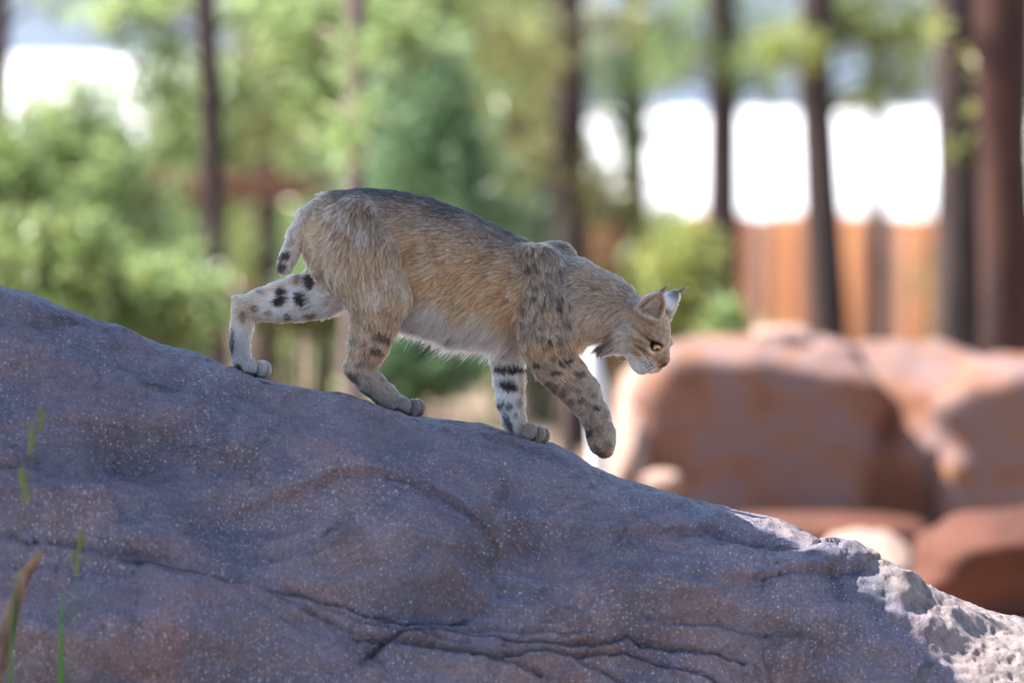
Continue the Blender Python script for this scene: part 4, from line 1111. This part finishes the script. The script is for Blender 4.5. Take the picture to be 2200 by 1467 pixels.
# ------------------------------------------------------------------ white roofed sheds beyond the fence
def shed(label, px0, px1, py_ridge, py_eave, d, run, ribs):
    rd = P(px0, py_ridge, d + run); r1 = P(px1, py_ridge, d + run); e0 = P(px0, py_eave, d); e1 = P(px1, py_eave, d)
    x0, x1 = e0[0], e1[0]; gz = -1.35
    ye, yr, ze, zr = e0[1], rd[1], e0[2], rd[2]
    root = empty("shed", ((x0 + x1) / 2, ye, gz)); tag(root, label, "shed")
    box("wall", x0 + .15, x1 - .15, ye + .25, 2 * yr - ye - .25, gz - .1, ze - .06, MAT['slate'], root, 0)
    t = .05
    v = np.array([(x, y, z) for x in (x0, x1) for (y, z) in ((ye, ze), (yr, zr), (2 * yr - ye, ze), (2 * yr - ye, ze - t), (yr, zr - t), (ye, ze - t))])
    f = [(0, 1, 7, 6), (1, 2, 8, 7), (2, 3, 9, 8), (3, 4, 10, 9), (4, 5, 11, 10), (5, 0, 6, 11)]
    rf = mesh("roof", v, f, MAT['white_paint'], root, False)
    g = np.array([(x, y, z) for x in (x0 + .16, x0 + .2) for (y, z) in ((ye + .25, ze - .07), (yr, zr - t - .01), (2 * yr - ye - .25, ze - .07))])
    for xx in (0, x1 - x0 - .36):
        mesh("gable", g + np.array([xx, 0, 0]), [(0, 1, 2), (3, 5, 4), (0, 3, 4), (0, 4, 1), (1, 4, 5), (1, 5, 2)], MAT['slate'], root, False)
    for i in range(ribs):
        xx = x0 + (x1 - x0) * (i + .5) / ribs
        q = np.array([(xx + dx, y, z + dz) for dx in (-.025, .025) for (y, z, dz) in ((ye, ze, .003), (yr, zr, .003), (yr, zr, .03), (ye, ze, .03))])
        o = mesh("roof_rib", q, [(0, 1, 2, 3), (4, 7, 6, 5), (0, 4, 5, 1), (1, 5, 6, 2), (2, 6, 7, 3), (3, 7, 4, 0)], MAT['white_paint'], root, False)
shed("low shed with white metal roof above the orange board fence", 1190, 2420, 245, 520, 72, 4.0, 9)
shed("taller shed with white ribbed roof seen over the bright green pine", -260, 455, 128, 330, 76, 4.4, 9)
# ------------------------------------------------------------------ trees
G = "pines standing between the boulders and the fences"
tree("pine_tree", "thick dark brown pine trunk beside the thickest reddish trunk", 2062, 2068, 27.0, 124, 8.5, 'bark_dark', 'leaf_yellow', 101, low=[(2100, 90, 16, 70, 7, -.5), (2104, 215, 14, 40, 4, -.5), (2012, 60, 14, 60, 5, -.4), (2060, 318, 10, 10, 2, -.4)], crown_from=.6, group=G)
tree("pine_tree", "thickest reddish brown pine trunk behind the orange brown boulder", 2162, 2158, 25.5, 120, 9.0, 'bark_red', 'leaf_mid', 102, crown_from=.6, group=G)
tree("pine_tree", "straight grey brown pine trunk in front of the orange fence", 1752, 1795, 34.0, 80, 8.5, 'bark_dark', 'leaf_yellow', 103,
     low=[(1690, 110, 70, 45, 90, -.3), (1830, 60, 80, 50, 120, .2), (1900, 150, 60, 60, 90, .3), (1960, 70, 70, 70, 120, 0), (1760, 20, 80, 40, 80, .2), (1860, 220, 50, 30, 36, .2), (1950, 190, 60, 40, 60, .3)], crown_from=.5, group=G)
tree("pine_tree", "dark pine trunk standing where the orange fence meets green bushes", 1546, 1552, 36.0, 72, 8.0, 'bark_dark', 'leaf_mid', 104,
     low=[(1420, 60, 90, 55, 120, -.3), (1640, 90, 80, 50, 90, .2), (1650, 190, 45, 50, 40, .2), (1480, 120, 60, 40, 60, .3), (1560, 20, 90, 40, 90, .2), (1430, 170, 50, 30, 40, .2), (1600, 140, 60, 40, 60, -.3)], crown_from=.5, group=G)
tree("pine_tree", "slender pine trunk with a bough crossing the white roof", 1350, 1385, 37.0, 56, 8.0, 'bark_dark', 'leaf_cool', 105,
     low=[(1330, 150, 80, 80, 110, -.2), (1430, 120, 60, 40, 60, .3), (1370, 320, 36, 60, 34, -.2), (1345, 240, 40, 40, 30, .1), (1420, 300, 40, 16, 16, .1)], crown_from=.5, group=G)
tree("pine_tree", "dark brown pine trunk rising behind the bobcat's shoulders", 1222, 1236, 33.0, 70, 8.5, 'bark_dark', 'leaf_olive', 106,
     low=[(1110, 110, 90, 70, 160, -.4), (1080, 260, 80, 60, 130, -.3), (1300, 60, 60, 60, 70, .3), (1160, 330, 60, 50, 80, .2), (1270, 400, 40, 60, 50, -.3)], crown_from=.5, group=G)
tree("pine_tree", "pale barked sunlit trunk behind the bobcat's back", 758, 766, 24.0, 44, 7.5, 'bark_pale', 'leaf_bright', 107,
     low=[(640, 60, 70, 60, 110, .5), (860, 60, 80, 60, 130, .3), (700, 210, 60, 50, 80, .6), (775, 110, 34, 40, 26, -.4), (750, 300, 36, 40, 26, -.4), (790, 240, 26, 30, 12, -.4)], crown_from=.7, group=G)
tree("pine_tree", "thin dark leaning trunk behind the bobcat's raised heel", 436, 482, 26.0, 46, 7.5, 'bark_dark', 'leaf_bright', 108,
     low=[(330, 10, 90, 30, 80, .3), (560, 30, 80, 45, 110, .4), (250, 40, 70, 30, 50, .3), (360, 110, 60, 26, 34, .3), (330, 190, 60, 26, 34, .3), (520, 200, 70, 50, 90, .5)], crown_from=.55, group=G)
tree("pine_tree", "dark trunk with a slanting bare branch beside the ribbed white roof", -5, 0, 27.0, 46, 7.5, 'bark_dark', 'leaf_mid', 109,
     low=[(95, 15, 20, 10, 6, -.2)], crown_from=.55, group=G)
tree("sapling", "very thin bare dark stem rising above the orange fence", 1882, 1880, 42.0, 40, 4.5, 'bark_dark', 'leaf_yellow', 110, crown_from=.75, crown_r=.4, n_crown=200, cat="tree")
YG = "young pines growing below the tall pines"
young_pine("young_pine", "bright pale green bushy young pine below the ribbed white roof", 170, 27.5, 1.72, 0.85, 'leaf_bright', 'bark_dark', 201, 5200, YG)
young_pine("young_pine", "bright green young pine leaning on the paler bushy one", 20, 26.5, 1.55, 0.6, 'leaf_bright', 'bark_dark', 202, 3000, YG)
young_pine("young_pine", "olive green young pine in front of the red brown rail fence", 620, 38.0, 2.6, 0.8, 'leaf_olive', 'bark_dark', 203, 3400, YG, low=.42)
young_pine("young_pine", "cool green young pine behind the dark stripe of the bobcat's back", 905, 30.0, 2.0, 0.75, 'leaf_cool', 'bark_dark', 204, 4200, YG, low=.45)
young_pine("young_pine", "tall mid green young pine just behind the cool green one", 860, 35.0, 3.4, 0.95, 'leaf_mid', 'bark_dark', 205, 4600, YG)
young_pine("young_pine", "tall yellow green young pine beside the dark brown trunk", 1080, 37.0, 3.2, 0.9, 'leaf_yellow', 'bark_dark', 206, 4200, YG)
young_pine("young_pine", "mid green young pine behind the thin dark leaning trunk", 395, 38.0, 2.05, 0.9, 'leaf_mid', 'bark_dark', 207, 3600, YG, low=.3)
young_pine("young_pine", "tall olive young pine far behind the pale barked trunk", 710, 46.0, 4.4, 1.1, 'leaf_mid', 'bark_dark', 208, 4200, YG, ground=-.8, low=.4)
young_pine("young_pine", "tall dull green young pine rising in front of the far hillside", 615, 50.0, 4.6, 0.8, 'leaf_olive', 'bark_dark', 209, 3600, YG, ground=-1.1, low=.4)
young_pine("young_pine", "tall cool green young pine just past the left end of the board fence", 1160, 48.0, 4.6, 1.1, 'leaf_cool', 'bark_dark', 210, 3800, YG, ground=-1.0)
young_pine("young_pine", "tall broad young pine far behind the cool green young pine", 960, 52.0, 5.2, 1.3, 'leaf_mid', 'bark_dark', 211, 4800, YG, ground=-1.2)
EG = "young pines past the edge of the boulder ground"
for i_, (px_, d_, h_, lf_, lb_) in enumerate([
        (-210, 33, 2.6, 'leaf_mid', "mid green young pine just past the trunk with the slanting branch"), (-420, 30, 2.2, 'leaf_bright', "short bright young pine past the trunk with the slanting branch"),
        (-640, 38, 3.0, 'leaf_olive', "olive young pine past the ribbed roof shed"), (-330, 48, 3.6, 'leaf_cool', "tall cool green young pine before the ribbed roof shed"),
        (-900, 44, 3.4, 'leaf_mid', "tall mid green young pine beyond the olive one"), (-1150, 36, 2.8, 'leaf_bright', "bright young pine at the outer end of the row"),
        (2330, 36, 2.8, 'leaf_mid', "mid green young pine just past the thickest reddish trunk"), (2560, 32, 2.4, 'leaf_bright', "short bright young pine past the thickest reddish trunk"),
        (2800, 42, 3.4, 'leaf_cool', "tall cool green young pine past the end of the board fence"), (3080, 38, 3.0, 'leaf_olive', "olive young pine past the end of the board fence")]):
    young_pine("young_pine", lb_, px_, d_, h_, 0.9, lf_, 'bark_dark', 220 + i_, 2600, EG, ground=-.3)
BG_ = "low bushes round the pines"
bush("bush", "yellow green bush behind the bobcat's ear tufts", 1455, 600, 30.0, 85, 110, 'leaf_yellow', 301, 900, BG_)
bush("bush", "small light green bush on the near side of the orange fence", 1550, 705, 29.0, 45, 45, 'leaf_bright', 302, 320, BG_)
bush("bush", "dark green bush seen under the bobcat's belly", 900, 790, 27.0, 105, 70, 'leaf_cool', 303, 1300, BG_)
bush("bush", "olive bush seen between the bobcat's hind legs", 640, 672, 27.5, 100, 26, 'leaf_olive', 304, 800, BG_)
bush("bush", "green bush under the bright bushy young pine", 120, 620, 25.0, 160, 120, 'leaf_mid', 305, 1600, BG_)
bush("bush", "green bush in front of the thin dark leaning trunk", 360, 660, 25.2, 120, 110, 'leaf_bright', 306, 1200, BG_)
bush("bush", "olive bush behind the bobcat's tail", 545, 570, 36.0, 80, 90, 'leaf_olive', 307, 700, BG_)
bush("bush", "mid green bush at the foot of the dark brown trunk", 1300, 430, 34.5, 50, 40, 'leaf_olive', 308, 160, BG_)
bush("bush", "straggly green bush against the dark end of the board fence", 1440, 490, 40.0, 70, 40, 'leaf_mid', 309, 300, BG_)

# ------------------------------------------------------------------ added unseen shade tree, crown shaped to keep sun off the cat
def added_shade_tree():
    rng = np.random.default_rng(77)
    base = np.array([-3.9, 2.0, 0.0])
    root = empty("added_shade_tree", base); tag(root, "added unseen leafy tree with a crown shaped to shade the speckled boulder", "tree")
    Vr = ROCK.reshape(-1, 3); px, py, ex = RPX.reshape(-1), RPY.reshape(-1), REX.reshape(-1)
    px, py = project(Vr); ex = np.interp(px, SHADE_EDGE[:, 0], SHADE_EDGE[:, 1])
    ok = ((py > ex + 30) & (Vr[:, 1] < 0.10)) | (px < 1545)
    ok &= (Vr[:, 0] > -1.9) & (Vr[:, 0] < 1.3) & (Vr[:, 2] > 0.1) & (Vr[:, 1] < 0.5)
    src = Vr[ok]
    # even out the samples over the plane across the sun
    e1 = np.cross(SUN, [0, 0, 1]); e1 /= np.linalg.norm(e1); e2 = np.cross(SUN, e1)
    catp = to_world(BV[rng.choice(len(BV), 6000)])
    def even(s, cell, n):
        k = np.stack([np.floor(s @ e1 / cell), np.floor(s @ e2 / cell)], -1).astype(int)
        _, first = np.unique(k, axis=0, return_index=True)
        return s[rng.choice(first, n)] + (rng.random((n, 1)) - .5) * cell * e1 + (rng.random((n, 1)) - .5) * cell * e2
    fore = np.concatenate([np.stack([rng.uniform(a0, a1, 3000), rng.uniform(b0, b1, 3000), rng.uniform(0.2, c1, 3000)], -1) for a0, a1, b0, b1, c1 in ((-1.15, -.75, -1.7, -1.1, 1.0), (.76, .90, -.75, -.6, .45))])
    pts = np.concatenate([even(fore, 0.016, 9000), even(src, 0.016, 36000), even(catp + 0, 0.016, 9000)])
    t = 3.0 + 0.9 * rng.random(len(pts))
    c = pts + SUN * t[:, None]
    g = rng.standard_normal((1500, 3)) * np.array([.9, .9, .35]) + (base + c.mean(0)) / 2 * np.array([1, 1, 0]) + np.array([-.3, .2, c[:, 2].mean() + .5])
    g = g[(g - CAM)[:, 0] < 0.0]
    c = np.concatenate([c, g]); n = len(c)
    nrm = SUN + 0.55 * rng.standard_normal((n, 3)); nrm /= np.linalg.norm(nrm, axis=-1, keepdims=True)
    a = np.cross(nrm, rng.standard_normal((n, 3))); a /= np.linalg.norm(a, axis=-1, keepdims=True); b = np.cross(nrm, a)
    s = 0.024 * (0.8 + 0.5 * rng.random((n, 1)))
    V = np.stack([c - a * s * 1.3, c + b * s * .8, c + a * s * 1.3, c - b * s * .8], 1).reshape(-1, 3)
    mesh("crown", V, np.arange(len(V)).reshape(-1, 4), MAT["leaf_mid"], root, False, 4)
    top = c.mean(0)
    pts = np.array([base + [0, 0, -.3], base + [.05, -.05, 1.6], base + [.2, -.1, 3.4], base + [.6, -.5, 4.2], base + [1.1, -.9, 4.7]])
    V, F = tube(pts, [.26, .2, .17, .13, .09], 14, 5, .15); mesh("trunk", V, F, MAT['bark_dark'], root)
    for i in range(9):
        q = c[rng.integers(9000, n - 1600)]; p = pts[3 + i % 2] + np.array([0, 0, -.1])
        V, F = tube([p, (p + q) / 2 + [0, 0, .1], q], [.07, .045, .012], 8, i); mesh("limb", V, F, MAT['bark_dark'], root)
added_shade_tree()

# ------------------------------------------------------------------ small things in front
def blade_grass(label, base, mid, tip, d, w, seedhead=None):
    b, m_, t = P(*base, d), P(*mid, d), P(*tip, d)
    root = empty("grass_stalk", (b[0], b[1], max(0.0, b[2] - .9))); tag(root, label, "grass", "grass stalks before the boulder")
    g = np.array([b[0] + .01, b[1] + .01, 0.0])
    V, F = tube([g, b, (b + m_) / 2, m_, t], [w, w, w * .8, w * .65, w * .2], 6, 1); mesh("stem", V, F, MAT['grass'], root)
    if seedhead:
        rng = np.random.default_rng(int(base[0]))
        for (px, py, n, L) in seedhead:
            for i in range(n):
                c = P(px + rng.normal(0, 3), py + (i - n / 2) * L, d)
                V, F = tube([c, c + [.003, 0, .008], c + [.005, 0, .018], c + [.006, 0, .024]], [.0012, .0034, .0026, .0004], 6, i)
                mesh("seed_husk", V, F, MAT['seed'], root)
DG = 10.9
blade_grass("single bright green grass blade standing against the boulder's lower flank", (128, 1560), (131, 1370), (134, 1276), DG, .0062)
blade_grass("thin grass stalk with pale seed heads near the broken stick", (150, 1560), (156, 1300), (172, 1160), DG - .1, .0011, [(168, 1178, 5, 7), (158, 1225, 5, 8)])
blade_grass("tallest thin grass stalk with green drooping seed heads", (20, 1560), (48, 1070), (92, 898), DG - .25, .0011, [(82, 918, 5, 8), (66, 950, 5, 7), (62, 975, 3, 7), (46, 1040, 5, 7), (52, 1075, 4, 7)])
blade_grass("short grass blade behind the broken stick", (14, 1560), (24, 1360), (30, 1270), DG, .0026)
def stick():
    d = 10.95
    pts = [P(-40, 1560, d), P(2, 1400, d), P(28, 1300, d), P(52, 1235, d), P(84, 1188, d)]
    g = np.array([pts[0][0] - .12, pts[0][1], -.02])
    root = empty("broken_stick", (g[0], g[1], 0)); tag(root, "worn broken stick leaning up before the boulder", "stick")
    V, F = tube([g] + pts, [.022, .020, .018, .016, .013, .010], 12, 3, .25); mesh("shaft", V, F, MAT['stick'], root)
    V, F = tube([pts[3], P(72, 1206, d - .01), P(98, 1180, d - .01)], [.009, .008, .002], 8, 9, .3); mesh("splinter", V, F, MAT['stick'], root)
stick()
def twig():
    d = 11.55
    pts = [P(1960, 1560, d), P(1972, 1475, d), P(1984, 1440, d), P(1996, 1418, d)]
    g = np.array([pts[0][0] - .08, pts[0][1] - .02, 0.0])
    root = empty("grey_stub", (g[0], g[1], 0)); tag(root, "dark grey broken twig poking up before the shadow edge", "stick")
    V, F = tube([g] + pts, [.016, .015, .014, .013, .009], 10, 4, .25); mesh("shaft", V, F, MAT['twig_grey'], root)
    V, F = tube([pts[2], P(2000, 1428, d), P(2008, 1424, d)], [.008, .006, .002], 8, 4, .2); mesh("splinter", V, F, MAT['twig_grey'], root)
twig()
# pale post and dark stake behind the lifted foreleg
def post(label, name, px0, py0, px1, py1, d, w, mat, tilt=0):
    a, b = P(px0, py0, d), P(px1, py1, d)
    o_ = empty(name, (b[0], b[1], 0)); tag(o_, label, "post")
    V, F = tube([np.array([b[0], b[1], -.1]), b, (a + b) / 2, a + [0, 0, -.02], a], [w, w, w, w * .9, w * .5], 12, 6, .08); mesh("shaft", V, F, MAT[mat], o_)
post("short white worn post behind the bobcat's chest", "white_post", 1268, 745, 1285, 880, 20.0, .034, 'white_paint')
post("dark thin stake under the white post's shadow side", "dark_stake", 1224, 850, 1224, 985, 20.5, .022, 'bark_dark')
